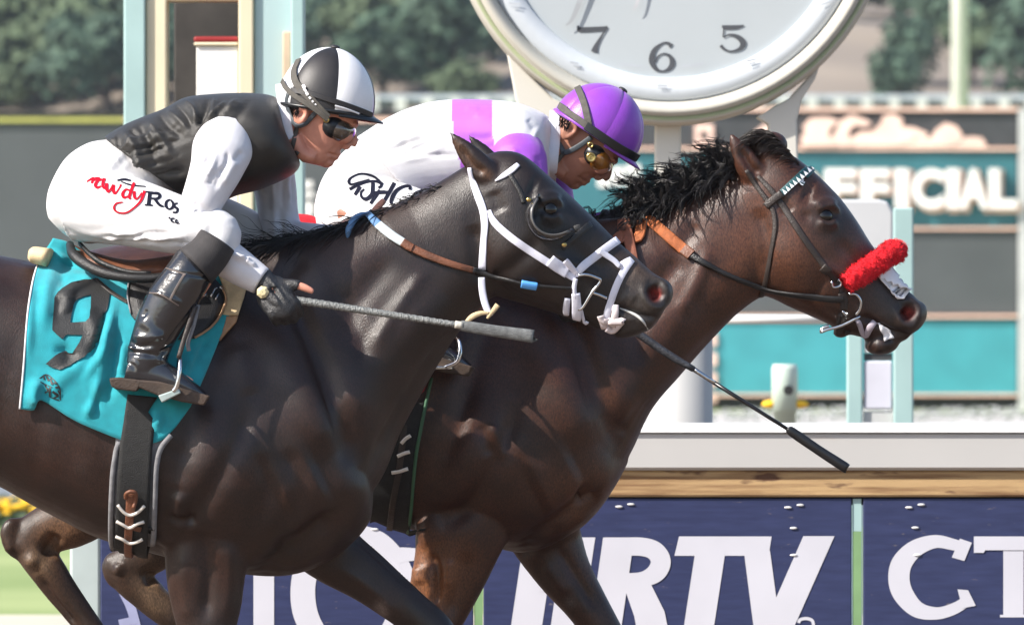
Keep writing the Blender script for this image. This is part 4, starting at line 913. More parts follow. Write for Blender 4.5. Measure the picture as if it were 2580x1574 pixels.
def half_cap(center, rad, tilt, y0, a0, a1, off=0, th1=1.68, th0=.0, n=14, k=18, wr=0, seed=0):
    """a panel of a skull cap between azimuths a0..a1 (0 = front, 90 = viewer side)"""
    mb = MB(); C = P(*center, y0); R = Matrix.Rotation(math.radians(tilt), 3, 'Y'); v = []; f = []
    for i in range(k + 1):
        th = th0 + (th1 - th0) * i / k
        for j in range(n + 1):
            al = math.radians(a0 + (a1 - a0) * j / n); seam = min(j, n - j) / n
            d = Vector((math.sin(th)*math.cos(al), -math.sin(th)*math.sin(al), math.cos(th)))
            e = off + .0022 * min(1, seam * 5) ** .6
            v.append(C + R @ Vector((d.x*(rad[0]+e), d.y*(rad[1]+e), d.z*(rad[2]+e))))
    for i in range(k):
        for j in range(n): a = i*(n+1)+j; f.append((a, a+1, a+n+2, a+n+1))
    return mb.add(v, f)
def cap_bvh(center, rad, tilt, y0, off=.003):
    mb = MB(); mb.ell(P(*center, y0), tuple(r + off for r in rad), Matrix.Rotation(math.radians(tilt), 3, 'Y'), 64); return BVHTree.FromPolygons([Vector(p) for p in mb.v], mb.f)
def helmet(root, center, rad, tilt, y0, panels, tf, peak_mat):
    he = bpy.data.objects.new('helmet', None); COL.objects.link(he); he.parent = root; he.location = P(*center, y0) - parent_world(root)
    q = MB(); q.ell(P(*center, y0), tuple(r - .003 for r in rad), Matrix.Rotation(math.radians(tilt), 3, 'Y'), 40)
    C = P(*center, y0); R = Matrix.Rotation(math.radians(tilt), 3, 'Y'); keep = []
    sh = MB(); n = 40
    v = []; f = []
    for i in range(16):
        th = 1.75 * i / 15
        for j in range(n):
            al = 2*math.pi*j/n; v.append(C + R @ Vector((math.sin(th)*math.cos(al)*(rad[0]-.003), math.sin(th)*math.sin(al)*(rad[1]-.003), math.cos(th)*(rad[2]-.003))))
    for i in range(15):
        for j in range(n): f.append((i*n+j, (i+1)*n+j, (i+1)*n+(j+1) % n, i*n+(j+1) % n))
    sh.add(v, f).build('shell', m_helm, he, True)
    for a0, a1, m in panels:
        o = half_cap(center, rad, tilt, y0, a0, a1).build('panel', m, he, True)
    # rolled lower edge and peak
    rim = []; 
    for j in range(49):
        al = 2*math.pi*j/48; th = 1.69; rim.append(C + R @ Vector((math.sin(th)*math.cos(al)*(rad[0]+.002), math.sin(th)*math.sin(al)*(rad[1]+.002), math.cos(th)*(rad[2]+.002))))
    MB().tube(rim, .0052, 8, 1, cap=False).build('edge_binding', m_helm if peak_mat is m_helm else peak_mat, he, True)
    v = []; f = []; n = 22
    for j in range(n + 1):
        al = math.radians(-72 + 144 * j / n); w = math.cos(math.radians(-90 + 180 * j / n)) ** .6
        for e, dz in ((.0, 0), (.012*w, -.004), (.030*w, -.012), (.030*w, -.016), (.0, -.006)):
            th = 1.66; v.append(C + R @ Vector((math.sin(th)*math.cos(al)*(rad[0]+e), math.sin(th)*math.sin(al)*(rad[1]+e*.5), math.cos(th)*rad[2] + dz)))
    for j in range(n):
        for i in range(5): f.append((j*5+i, j*5+(i+1) % 5, (j+1)*5+(i+1) % 5, (j+1)*5+i))
    MB().add(v, f).build('peak', peak_mat, he, True)
    q = MB(); top = C + R @ Vector((0, 0, rad[2] + .003)); q.ell(top, (.013, .013, .006), R, 14); q.build('button', m_capb if panels[0][2] is not m_purple else m_purple, he, True)
    return he

# ---- first rider: black vest, white sleeves
r1 = thing('person', 'rider in black vest, white sleeves and black-and-white quartered cap, whip forward', 'person', (P(400, 0, 0).x, 0, P(0, 640, 0).z))
tf1 = lambda L: L
body = MB(); head_into(body, 0, tf1)
body.add(*loft([(270,365,425,465,.13),(412,295,550,480,.15),(540,262,650,450,.16),(640,262,720,410,.13),(690,262,740,385,.07),(730,265,775,375,.058),(780,270,800,370,.05)], 0, 5, 30))
body.tube(P0([(660,305,0),(720,320,0),(775,325,0)], 0), [(.062,.058),(.060,.056),(.06,.055)], 20)
body.add(*loft([(275,370,410,460,.12),(190,420,310,570,.14),(150,520,200,580,.09)], 0, 4, 24))
arm_n = P0([(575,345,-.15),(545,420,-.20),(505,510,-.225),(485,575,-.235),(545,632,-.245),(605,674,-.252),(662,712,-.262)], 0)
arm_f = P0([(640,350,.15),(690,450,.20),(703,555,.214),(728,598,.19),(810,606,.13),(905,606,.06)], 0)
body.tube(arm_n, [.05,.045,.04,.036,.036,.032,.026], 16); body.tube(arm_f, [.05,.045,.04,.036,.034,.026], 16)
for pts in ([(230,510,-.10),(340,535,-.17),(450,562,-.22),(550,588,-.25),(520,650,-.28),(440,770,-.31),(385,870,-.315),(400,930,-.315),(480,975,-.315)], [(230,510,.10),(380,530,.17),(520,560,.22),(620,595,.25),(590,660,.28),(510,780,.31),(455,880,.315),(470,940,.315),(550,985,.315)]):
    body.tube(P0(pts, 0), [.08,.072,.06,.048,.045,.048,.036,.03,.02], 16)
glove = MB(); gl2 = MB()
W1, HX, HY, HZ = hand(body, glove, P(668, 714, -.268), (.55, -.30, -.74), (.85, .10, .52), (62, 80, 40), (.62, .70, .20))
hand(body, gl2, P(905, 606, .06), (.9, -.15, .25), (.1, -.6, .75), (60, 70, 40), (.7, .5, -.4))
me = remesh(body, .0036, 3); sculpt(me, FACE_STROKES, 0); body1_bv = bvh_of(me); mesh_part(me, 'body', m_skin, r1)
for g, nm in ((glove, 'glove'), (gl2, 'glove')):
    me = remesh(g, .0036, 2); sculpt(me, folds(26, (640,700), (690,690), (690,780), (745,770), 3, .0022, 5, 6), -.26); o = mesh_part(me, nm, m_glove, r1)
# breeches
br = MB()
br.add(*loft([(300,352,440,468,.135),(268,352,420,498,.150),(218,362,370,548,.172),(164,400,300,596,.176),(126,468,234,614,.160),(117,515,196,607,.125),(121,548,164,592,.07)], 0, 6, 40))
br.tube(P0([(205,510,-.09),(320,532,-.165),(445,566,-.22),(530,580,-.248),(556,592,-.255),(540,632,-.268),(505,672,-.28)], 0), [(.10,.09),(.088,.085),(.074,.075),(.060,.064),(.053,.058),(.050,.052),(.046,.048)], 26)
br.tube(P0([(215,510,.09),(380,530,.165),(520,556,.22),(600,575,.248),(632,592,.255),(620,640,.268),(590,680,.28)], 0), [(.10,.09),(.088,.085),(.074,.075),(.060,.064),(.053,.058),(.050,.052),(.046,.048)], 26)
me = remesh(br, .0048, 5)
sculpt(me, folds(34, (160,560), (240,610), (470,540), (500,620), 5, .0062, 41) + folds(22, (150,430), (130,520), (420,500), (470,560), 7, .0055, 42) + folds(16, (290,360), (400,470), (240,420), (330,520), 7, .0055, 43)
  + [([(130,520),(165,580),(260,605),(420,610)], 7, -.006), ([(170,590),(300,600),(440,625)], 6, .005), ([(430,480),(500,520),(560,540)], 8, -.006), ([(300,450),(430,490),(520,520)], 8, .004), ([(540,560),(530,600),(500,640)], 6, -.004)], 0)
br1_bv = bvh_of(me); mesh_part(me, 'breeches', m_wcloth, r1)
Z1 = lambda L: [(a/2.424, b/2.424, w/2.424) for a, b, w in L]
red_strokes = [Z1(s) for s in ([(530,1112,6),(556,1096,10),(572,1092,12),(560,1122,12)], [(572,1098,16),(600,1092,14),(612,1098,12)], [(628,1098,8),(600,1106,12),(584,1132,16),(596,1148,12),(618,1138,8)], [(640,1092,14),(628,1126,14),(636,1150,12),(650,1148,5)],
  [(652,1122,16),(654,1160,16),(668,1172,10),(692,1130,8)], [(694,1130,16),(694,1170,16),(706,1182,10),(732,1146,8),(738,1128,12)], [(796,1166,8),(768,1160,10),(750,1186,16),(758,1208,12),(784,1200,8)], [(820,1118,14),(800,1170,15),(790,1206,14),(800,1216,8)],
  [(820,1170,14),(822,1206,14),(838,1216,8),(868,1180,8)], [(884,1168,14),(862,1226,12),(820,1270,9),(770,1300,8),(720,1296,8),(698,1272,10),(712,1244,8),(752,1236,6)])]
decal(br1_bv, [[(a, b_, w * 1.3) for a, b_, w in L] for L in red_strokes], -.2, .0014).build('crimson_lettering', m_ink_r, r1)
nav = [Z1(s) for s in ([(916,1176,20),(908,1250,20)], [(888,1172,8),(938,1178,8)], [(884,1252,8),(934,1256,8)], [(920,1182,10),(962,1184,14),(976,1200,16),(958,1216,12),(922,1214,8)], [(944,1216,14),(972,1252,14),(1000,1264,8)],
  [(1040,1220,8),(1018,1232,14),(1014,1258,16),(1030,1278,10),(1052,1270,14),(1058,1246,14),(1042,1222,8)], [(1086,1244,8),(1068,1248,10),(1066,1264,12),(1084,1278,14),(1078,1298,10),(1054,1298,8)], [(1030,1330,9),(1040,1332,9)], [(1068,1334,5),(1050,1336,8),(1048,1350,8),(1066,1358,5)], [(1084,1342,8),(1074,1350,8),(1078,1362,6),(1094,1360,8)],
  [(716,1104,8),(760,1098,12),(800,1106,8)], [(740,1112,6),(800,1132,8),(890,1142,5)])]
decal(br1_bv, [[(a, b_, w * 1.2) for a, b_, w in L] for L in nav], -.2, .0014).build('navy_lettering', m_ink_n, r1)
# vest
vs = MB(); vs.add(*loft([(260,346,450,486,.170,0,2.4),(322,310,500,496,.170,0,2.4),(412,274,556,506,.180,0,2.4),(466,246,600,492,.186,0,2.4),(536,237,660,476,.196,0,2.4),(610,234,735,442,.19,0,2.3),(664,237,757,412,.145),(690,243,742,396,.085),(698,247,734,390,.070)], 0, 7, 48))
me = remesh(vs, .0048, 4)
VF = [([(290,340),(320,400),(330,450)], 8, -.006), ([(310,325),(345,380),(360,440)], 8, .007), ([(345,305),(380,360),(400,430)], 7, -.007), ([(370,300),(410,350),(440,400)], 7, .007), ([(400,285),(430,320),(470,350)], 6, -.007), ([(420,275),(450,300),(480,330)], 5, .006), ([(440,262),(470,290),(490,330)], 5, -.007),
  ([(460,250),(490,275),(500,310)], 5, .007), ([(300,400),(380,370),(480,350)], 5, -.006), ([(330,420),(400,400),(480,400)], 9, .006), ([(350,450),(420,440),(480,430)], 8, -.006), ([(280,355),(300,350)], 6, .005), ([(530,245),(520,290),(505,320)], 6, -.006), ([(545,245),(540,280),(530,310)], 5, .006), ([(600,245),(580,280),(560,300)], 6, .004), ([(640,240),(615,280),(590,310)], 7, -.004), ([(330,330),(360,350)], 6, -.006), ([(380,330),(410,385)], 5, .006)]
VF = [(a, b_, c_ * 1.35) for a, b_, c_ in VF]
sculpt(me, VF + folds(30, (480,300), (480,440), (290,380), (330,460), 4.5, .0042, 51) + folds(16, (520,250), (640,240), (480,330), (560,300), 5, .004, 52), 0); vest_bv = bvh_of(me); mesh_part(me, 'vest', m_vest, r1)
def sleeve(pts, rad, mat, name, root, y0, fl, vox=.0045):
    s = MB(); s.tube(pts, rad, 28, 6); me = remesh(s, vox, 4); sculpt(me, fl, y0); bv = bvh_of(me); mesh_part(me, name, mat, root); return bv
sleeve(P0([(580,330,-.13),(562,372,-.185),(543,430,-.215),(508,510,-.236),(488,570,-.242),(502,600,-.245),(548,634,-.25),(605,674,-.256),(660,709,-.266)], 0), [(.058,.055),(.076,.062),(.066,.06),(.053,.054),(.053,.054),(.053,.053),(.049,.05),(.045,.046),(.036,.038)], m_wsilk, 'sleeve', r1, -.25,
  folds(12, (480,500), (460,560), (560,560), (560,640), 5, .007, 61) + folds(10, (500,620), (600,650), (560,600), (670,680), 4.5, .006, 62) + folds(10, (490,350), (600,380), (470,470), (560,470), 6, .0065, 63) + [([(600,400),(580,430),(560,470)], 7, .006), ([(612,380),(590,410)], 5, -.006), ([(565,420),(540,480)], 6, -.005), ([(460,545),(500,560),(560,560)], 5, -.006), ([(470,575),(520,590),(575,590)], 5, .006)])
sleeve(P0([(640,345,.13),(672,400,.18),(692,470,.205),(704,550,.215),(728,598,.19),(800,606,.14),(872,607,.085)], 0), [(.055,.055),(.062,.06),(.055,.055),(.050,.052),(.048,.05),(.043,.045),(.038,.04)], m_wsilk, 'sleeve', r1, .2, folds(14, (650,430), (740,430), (660,600), (740,600), 6, .004, 64))
sl = cr([(700,256),(712,300),(722,345),(732,390)], 5); col_b = MB(); cb = BVHTree.FromPolygons([Vector(p) for p in body.v], body.f)
wrap(body1_bv, (712,240), (733,396), 0, 0, 360, .030, .005, .007, 40, col_b, rad=.25); col_b.build('collar', m_wsilk, r1, True)
# helmet, harness, goggles
H1 = ((822,262), (.121, .100, .141), 9, 0)
he1 = helmet(r1, *H1[:3], 0, [(78,138,m_capb),(8,78,m_capw),(-52,8,m_capb),(138,198,m_capw),(198,258,m_capb),(258,308,m_capw)], tf1, m_helm)
cbv1 = cap_bvh(*H1[:3], 0)
q = MB(); strap(cbv1, [(754,152),(742,182),(750,214),(785,252),(826,296)], 0, .019, .003, .004, 8, q); strap(cbv1, [(716,206),(724,222),(745,242),(790,272),(826,300)], 0, .013, .003, .007, 8, q); q.build('goggle_strap', m_elastic, he1)
q = MB(); strap(cbv1, [(735,228),(780,236),(843,256),(900,276),(934,290)], 0, .014, .003, .004, 8, q); q.build('brow_band', m_capb, he1)
q = MB(); strap(cbv1, [(843,266),(870,274),(900,286)], 0, .004, .002, .009, 5, q); q.build('white_piping', m_capw, he1)
marks = [[(766,216,7),(770,224,7)], [(769,226,6),(774,232,6)], [(774,234,6),(778,241,6)], [(781,245,5),(785,250,5)], [(788,254,4),(791,258,4)], [(795,262,4),(798,265,3)]]
decal(cbv1, marks, -.1, .0075).build('strap_lettering', m_capw, he1)
hb_ = body1_bv
def harness(root, tf, y0, bv, sidepx, chin, ww=.012):
    q = MB(); strap(bv, tf(sidepx), y0, ww, .004, .006, 6, q, 0, 3); q.build('ear_harness', m_harn, root, True)
    q = MB(); strap(bv, tf(chin), y0, ww*.95, .003, .004, 6, q, 0, 3); q.build('chin_strap', m_elastic, root, True)
harness(he1, tf1, 0, hb_, [(730,236),(726,258),(736,296),(752,316),(778,302),(796,282)], [(750,318),(742,350),(736,386),(745,402)])
def goggles(root, tf, y0, mat, rot, amber=False):
    g = bpy.data.objects.new('goggles', None); COL.objects.link(g); g.parent = root; g.location = (0, 0, 0)
    c = P(*tf([(849, 325)])[0], y0); q = MB(); q.ell(c, (.050, .086, .038), Matrix.Rotation(math.radians(24 + rot), 3, 'Y'), 28); q.build('lens', mat, g, True)
    A3 = Matrix.Rotation(math.radians(24 + rot), 3, 'Y'); q = MB(); q.ell(c + A3 @ Vector((-.013, 0, .001)), (.046, .0875, .0430), A3, 28); q.build('frame', m_helm, g, True)
    p = P(*tf([(822, 302)])[0], y0 - .088); q = MB(); q.lathe([(.004, -.002), (.008, -.002), (.008, .003), (.004, .003)], p, 'Y', 14, closed=True); q.build('buckle', m_brass, g, True)
    if amber:
        p = P(*tf([(836, 330)])[0], y0 - .090); q = MB(); q.lathe([(.001, .002), (.004, 0), (.006, .003), (.009, -.003), (.013, -.001), (.013, .008), (.001, .008)], p, 'Y', 20); q.build('vent_disc', m_brass, g, True)
    return g
goggles(r1, tf1, 0, m_gog, 0)
q = MB(); q.lathe([(.001, -.006), (.008, -.006), (.016, 0), (.014, .006), (.001, .006)], P(662, 736, -.305), 'Y', 7); q.build('wrist_button', M('cream_button', (.72, .62, .36), .5), r1)
# boots
def boot(root, y, du=0, dv=0, name='boot'):
    b = bpy.data.objects.new(name, None); COL.objects.link(b); b.parent = root; b.location = P(360+du, 960+dv, y) - parent_world(root)
    s = MB(); sh = lambda L: [P(u+du, v+dv, y + d) for u, v, d in L]; sg = -1 if y < 0 else 1
    s.tube(sh([(492,662,.02*-sg),(470,700,0),(432,760,0),(402,815,0),(382,862,0),(372,895,0),(362,930,0)]), [(.056,.058),(.058,.058),(.064,.058),(.060,.052),(.054,.046),(.052,.043),(.046,.038)], 26)
    s.tube(sh([(318,930,0),(350,938,0),(400,945,0),(440,960,0),(485,982,0),(518,998,0)]), [(.026,.032),(.040,.036),(.040,.038),(.030,.042),(.020,.040),(.008,.026)], 22)
    me = remesh(s, .0042, 4)
    off = lambda L: [(a+du, c+dv) for a, c in L]
    sculpt(me, [(off(L), sg_, am) for L, sg_, am in (([(318,858),(350,872),(390,868)], 5, -.008), ([(310,884),(350,888),(400,896)], 5, -.009), ([(312,872),(340,878)], 5, .008), ([(330,845),(380,850),(420,840)], 7, .006), ([(400,890),(425,880),(440,870)], 5, -.006), ([(395,905),(420,915)], 5, .005),
      ([(420,680),(470,690),(540,700)], 2.5, -.003), ([(376,735),(420,745),(470,770)], 3, .004), ([(300,905),(345,915),(345,950)], 2.5, .003), ([(360,800),(372,780)], 4, -.004), ([(410,860),(380,830),(350,800)], 9, .004))], y)
    if y == -.315:
        sb = bvh_of(me)
        q = MB(); strap(sb, [(464,692),(446,722),(428,756)], y, .006, .002, .0015, 6, q); q.build('tan_piping', m_sole2, b)
        q = MB(); strap(sb, [(378,738),(400,740),(424,752),(450,770)], y, .0035, .002, .0015, 6, q); q.build('seam', m_sole2, b)
        q = MB(); strap(sb, [(419,676),(440,682),(468,692)], y, .0035, .002, .0015, 6, q); q.build('seam', m_sole2, b)
    mesh_part(me, 'shaft', m_boot, b)
    q = MB(); q.tube(sh([(548,606,.01),(525,640,.005),(492,672,0)]), [(.050,.05),(.053,.054),(.0585,.06)], 22, 5); q.build('knee_panel', m_nylon, b, True)
    pts = off([(276,952),(281,972),(292,980),(345,986),(352,976),(400,996),(460,1012),(515,1021),(530,997),(500,988),(455,972),(400,960),(350,956),(300,950)])
    q = MB(); q.prism([(P(u, v, y).x, P(u, v, y).z) for u, v in pts], y - .040, y + .036); q.build('sole', m_sole, b, bevel=.004)
    return b
boot(r1, -.315); boot(r1, .33, 72, 10)
# whip in the near hand
m_whip = M('whip_grip_tape', (.085, .09, .09), .45, .5, 90, .5, 200, stretch=(8, 1, 1), second=(.28, .29, .28), sharp=(.4, .6)); m_pop = M('whip_popper', (.13, .135, .135), .6, .3, 60, .3, 300); m_shaft = M('black_whip', (.012, .012, .014), .3, .2, 30)
wp = thing('whip', 'grey-wound whip pointing forward in the first rider\'s gloved hand', 'whip', P(760, 760, -.285))
a, b = P(655, 742, -.275), P(1150, 818, -.30)
q = MB(); nn = 60; pts = []; rad = []
for i in range(nn + 1):
    t = i / nn; pts.append(a.lerp(b, t)); rad.append(.0105 - .003 * t + (.0009 if i % 2 else -.0006))
q.tube(pts, rad, 12, 1); q.build('handle', m_whip, wp, True)
q = MB(); q.tube([P(1146,817,-.30), P(1166,820,-.30)], .0095, 12, 3); q.build('collar_band', M('pale_band', (.5, .48, .42), .5), wp, True)
q = MB(); q.tube([P(1160,819,-.30), P(1175,822,-.30), P(1250,834,-.30), P(1335,846,-.30), P(1343,848,-.30)], [(.012,.007),(.014,.008),(.0145,.008),(.0165,.009),(.0155,.008)], 14, 3); q.build('popper', m_pop, wp, True)

# ---- second rider: white and purple silks
Y2r = Y2
r2 = thing('person', 'rider in white silks with purple hoop and plain purple cap, crouched behind', 'person', (P(1080, 0, Y2).x, Y2, P(0, 640, Y2).z))
C1, C2, AN = (822, 262), (1504, 329), 24
tf2 = lambda L: rot_px(L, C1, C2, AN)
body = MB(); ROT[0] = AN; head_into(body, Y2, tf2); ROT[0] = 0
body.add(*loft([(930,360,1030,480,.13),(1070,282,1170,480,.15),(1220,272,1300,470,.16),(1320,290,1360,440,.12),(1385,320,1400,430,.062),(1430,330,1440,420,.055)], Y2, 5, 30)); body.add(*loft([(930,370,1020,470,.12),(850,450,940,580,.14),(820,550,860,600,.09)], Y2, 4, 24))
an2 = P0([(1305,385,-.15),(1320,470,-.2),(1305,570,-.22),(1290,630,-.23),(1340,668,-.22),(1400,708,-.20)], Y2); af2 = P0([(1345,380,.15),(1390,470,.2),(1400,560,.2),(1440,590,.17),(1540,560,.08)], Y2)
body.tube(an2, [.05,.045,.04,.036,.034,.026], 16); body.tube(af2, [.05,.045,.04,.034,.026], 16)
for s in (-1, 1):
    body.tube(P0([(880,540,s*.10),(1000,570,s*.17),(1120,600,s*.22),(1215,625,s*.25),(1190,690,s*.28),(1120,790,s*.31),(1080,860,s*.315),(1100,900,s*.315),(1170,925,s*.315)], Y2), [.08,.072,.06,.048,.045,.048,.036,.03,.02], 16)
g1 = MB(); g2 = MB(); hand(body, g1, P(1400, 708, Y2 - .20), (.5, -.3, -.75), (.85, .1, .5), (62, 80, 40)); hand(body, g2, P(1540, 560, Y2 + .08), (.85, -.2, -.2), (.1, -.6, .75), (60, 70, 40), (.7, .5, -.4))
me = remesh(body, .0038, 3); sculpt(me, [(tf2(a), b, c) for a, b, c in FACE_STROKES], Y2); body2_bv = bvh_of(me); mesh_part(me, 'body', m_skin2, r2)
for g in (g1, g2): mesh_part(remesh(g, .0038, 2), 'glove', m_glove, r2)
br = MB(); br.add(*loft([(940,350,1045,492,.135),(900,356,1008,540,.150),(852,396,960,590,.172),(812,450,915,625,.176),(792,520,865,640,.155),(797,580,828,640,.09)], Y2, 6, 40))
for s in (-1, 1):
    br.tube(P0([(890,540,s*.09),(1000,545,s*.165),(1110,580,s*.22),(1190,610,s*.248),(1222,628,s*.255),(1205,668,s*.268),(1180,705,s*.28)], Y2), [(.10,.09),(.088,.085),(.074,.075),(.060,.064),(.053,.058),(.050,.052),(.046,.048)], 26)
me = remesh(br, .0048, 5); sculpt(me, folds(22, (800,540), (860,640), (1000,460), (1120,560), 6, .006, 71) + folds(16, (900,370), (1000,480), (850,450), (940,560), 7, .0055, 72), Y2); br2_bv = bvh_of(me); mesh_part(me, 'breeches', m_wcloth, r2)
Zp = lambda L: [(840 + a/4.42, 380 + b/4.42, w/4.42) for a, b, w in L]
tx = [Zp(s) for s in ([(540,380,18),(500,330,16),(420,275,14),(300,258,12),(200,300,14),(172,345,20),(200,375,14),(290,350,10),(400,320,8)], [(180,430,20),(260,390,18),(380,350,16),(470,345,16),(540,370,22)], [(300,400,26),(270,450,24),(240,495,20)], [(440,360,24),(440,430,26),(430,490,26),(370,540,24),(320,520,18),(310,470,14),(345,430,12)], [(540,360,22),(530,400,16),(500,420,14)],
  [(680,360,26),(620,470,26),(545,600,22)], [(520,440,22),(470,510,24),(415,590,20)], [(430,480,18),(540,465,24),(640,470,18)], [(850,440,22),(850,405,16),(790,400,16),(700,450,24),(650,540,26),(650,590,18),(710,610,14),(760,570,20)], [(985,440,16),(960,490,20),(940,540,16)], [(985,440,8),(910,470,10),(870,540,16),(890,570,14),(930,540,10)])]
decal(br2_bv, [[(a, b_, w * 1.7) for a, b_, w in L] for L in tx], Y2 - .2, .0014).build('black_lettering', m_ink_n, r2)
def seg_in(uv, L, R):
    """between two polylines (by v)"""
    L = np.array(L, float); R = np.array(R, float); a = np.interp(uv[:, 1], L[:, 1], L[:, 0]); b = np.interp(uv[:, 1], R[:, 1], R[:, 0]); return (uv[:, 0] > a) & (uv[:, 0] < b)
vs = MB(); vs.add(*loft([(898,346,1056,510,.168,0,2.4),(985,292,1110,505,.170,0,2.4),(1064,262,1180,505,.180,0,2.4),(1138,251,1245,505,.186,0,2.4),(1237,252,1330,495,.196,0,2.4),(1305,260,1375,465,.185,0,2.3),(1360,281,1386,444,.14),(1382,294,1384,434,.085),(1391,299,1380,428,.070)], Y2, 7, 48))
me = remesh(vs, .0046, 4); sculpt(me, folds(12, (920,370), (1040,490), (1120,300), (1160,440), 7, .0055, 81) + folds(8, (1140,260), (1160,430), (1260,280), (1300,400), 7, .003, 82) + [([(960,400),(1060,392),(1160,395)], 4, -.004), ([(1360,330),(1345,345),(1350,370),(1375,380)], 5, .005), ([(1330,300),(1350,330)], 6, -.004)], Y2)
co = get_co(me); s = 1000.0 * CAM_D / (CAM_D + Y2 - .15); uv = np.stack([1290 + co[:, 0]*s, 787 - (co[:, 2]-CAM_H)*s], 1)
c = np.tile(np.array([.66, .655, .68]), (len(co), 1)); ib = seg_in(uv, [(1138,240),(1140,320),(1163,430),(1172,520)], [(1238,240),(1243,350),(1262,430),(1270,520)]); c[ib] = (.42, .11, .60)
at = me.color_attributes.new('col', 'FLOAT_COLOR', 'POINT'); at.data.foreach_set('color', np.hstack([c, np.ones((len(c), 1))]).astype(np.float32).ravel()); mesh_part(me, 'silks', m_psilk, r2)
sleeve(P0([(1312,372,-.12),(1306,400,-.185),(1318,470,-.21),(1308,570,-.225),(1290,630,-.232),(1335,664,-.225),(1392,702,-.205)], Y2), [(.058,.055),(.074,.060),(.064,.058),(.053,.054),(.052,.052),(.044,.045),(.034,.036)], m_purple, 'sleeve', r2, Y2 - .2, folds(8, (1260,360), (1370,380), (1270,480), (1360,480), 8, .004, 83))
sleeve(P0([(1345,372,.12),(1375,430,.19),(1398,520,.2),(1410,575,.195),(1460,585,.15),(1520,565,.1)], Y2), [(.055,.055),(.06,.058),(.053,.054),(.05,.05),(.042,.044),(.034,.036)], m_purple, 'sleeve', r2, Y2 + .2, [])
q = MB(); wrap(body2_bv, (1400,300), (1386,440), Y2, 0, 360, .034, .006, .012, 40, q, rad=.25); q.build('collar', m_wsilk, r2, True)
H2 = ((1504,329), (.119, .101, .122), 33)
m_purple2 = M('purple_cap_satin', (.24, .045, .47), .38, .06, 20, .12, 300, sheen=.2)
he2 = helmet(r2, *H2, Y2, [(78,140,m_purple2),(16,78,m_purple2),(-46,16,m_purple2),(140,202,m_purple2),(202,264,m_purple2),(264,314,m_purple2)], tf2, m_purple2)
cbv2 = cap_bvh(*H2, Y2)
q = MB(); strap(cbv2, [(1456,222),(1472,262),(1482,305),(1486,330)], Y2, .018, .003, .004, 8, q); q.build('goggle_strap', m_elastic, he2)
q = MB(); strap(cbv2, [(1404,262),(1430,282),(1462,304),(1484,322)], Y2, .017, .003, .007, 8, q); q.build('goggle_strap', m_elastic, he2)
q = MB(); strap(cbv2, [(1478,318),(1510,340),(1555,370),(1600,394)], Y2, .022, .003, .010, 8, q); q.build('goggle_strap', m_helm, he2)
harness(he2, lambda L: L, Y2, body2_bv, [(1400,305),(1405,350),(1416,380),(1432,382),(1462,366),(1490,346)], [(1420,384),(1400,408),(1382,436)], .014)
goggles(r2, tf2, Y2, m_gog2, AN, True)
for (R_o, tf, yy, bvx, mh) in ((r1, tf1, 0, body1_bv, m_hairp), (r2, tf2, Y2, body2_bv, m_hairp)):
    q = MB(); r = np.random.default_rng(3)
    for i in range(420):
        (p0,) = tf([(714 + r.uniform(0, 40), 236 + r.uniform(0, 50))]); 
        p, n = hit(bvx, *p0, yy, .001, r.random() < .3); d = Vector((-.35, r.normal()*.2, -1)).normalized(); q.tube([p, p + d*.006 + n*.001, p + d*.012], [.0011, .0009, .0002], 3, 1, cap=False)
    q.build('hair', mh, R_o)['kind'] = 'stuff'
boot(r2, Y2 - .315, 690, 10) if False else None
def boot2(y, du, dv): 
    b = boot(r2, y, du, dv); return b
boot2(Y2 - .315, 668, -72); boot2(Y2 + .33, 700, -60)
wp2 = thing('whip', 'black whip of the second rider slanting down in front of the white rail', 'whip', P(1600, 830, Y2 - .24))
q = MB(); q.tube([P(1420,728,Y2-.24), P(1560,808,Y2-.25), P(1680,890,Y2-.25), P(1748,930,Y2-.25)], [.008,.010,.0105,.008], 12, 4); q.build('handle', M('black_grip', (.035, .037, .045), .5, .3, 80, .4, 200), wp2, True)
q = MB(); q.tube([P(1745,928,Y2-.25), P(1800,964,Y2-.25)], [.0065,.006], 10, 3); q.build('ferrule', m_steel, wp2, True)
q = MB(); q.tube([P(1798,963,Y2-.25), P(1990,1084,Y2-.25)], [.0055,.0048], 10, 3); q.build('shaft', m_shaft, wp2, True)
q = MB(); q.tube([P(1984,1079,Y2-.25), P(1995,1087,Y2-.25), P(2060,1132,Y2-.25), P(2128,1176,Y2-.25), P(2133,1180,Y2-.25)], [(.006,.005),(.0125,.007),(.0125,.008),(.0135,.008),(.011,.006)], 12, 3); q.build('popper', m_shaft, wp2, True)
# ------------------------------------------------------------------ tack
from mathutils.geometry import tessellate_polygon
m_strapw = M('white_bridle_webbing', (.70, .70, .80), .5, .05, 60, .2, 600); m_tan = M('tan_leather', (.40, .24, .13), .55, .2, 30, .25, 200); m_cream_t = M('cream_chamois', (.62, .48, .28), .8, .12, 40, .3, 300)
m_lth = M('dark_brown_leather', (.030, .021, .017), .45, .25, 40, .3, 300); m_lthb = M('black_leather', (.014, .013, .013), .4, .25, 40, .3, 300); m_redl = M('chestnut_leather', (.16, .060, .030), .5, .25, 30, .25, 200); m_orange = M('orange_rubber_rein', (.52, .15, .045), .55, .15, 60, .5, 500)
m_blue = M('blue_rein_grip', (.10, .22, .42), .6, .15, 60, .3, 500); m_pblue = M('pale_blue_rein_grip', (.52, .58, .60), .6, .1, 60, .3, 500); m_tape = M('bright_blue_tape', (.10, .36, .80), .5, .05); m_grey = M('grey_felt', (.20, .20, .21), .9, .15, 60, .4, 500)
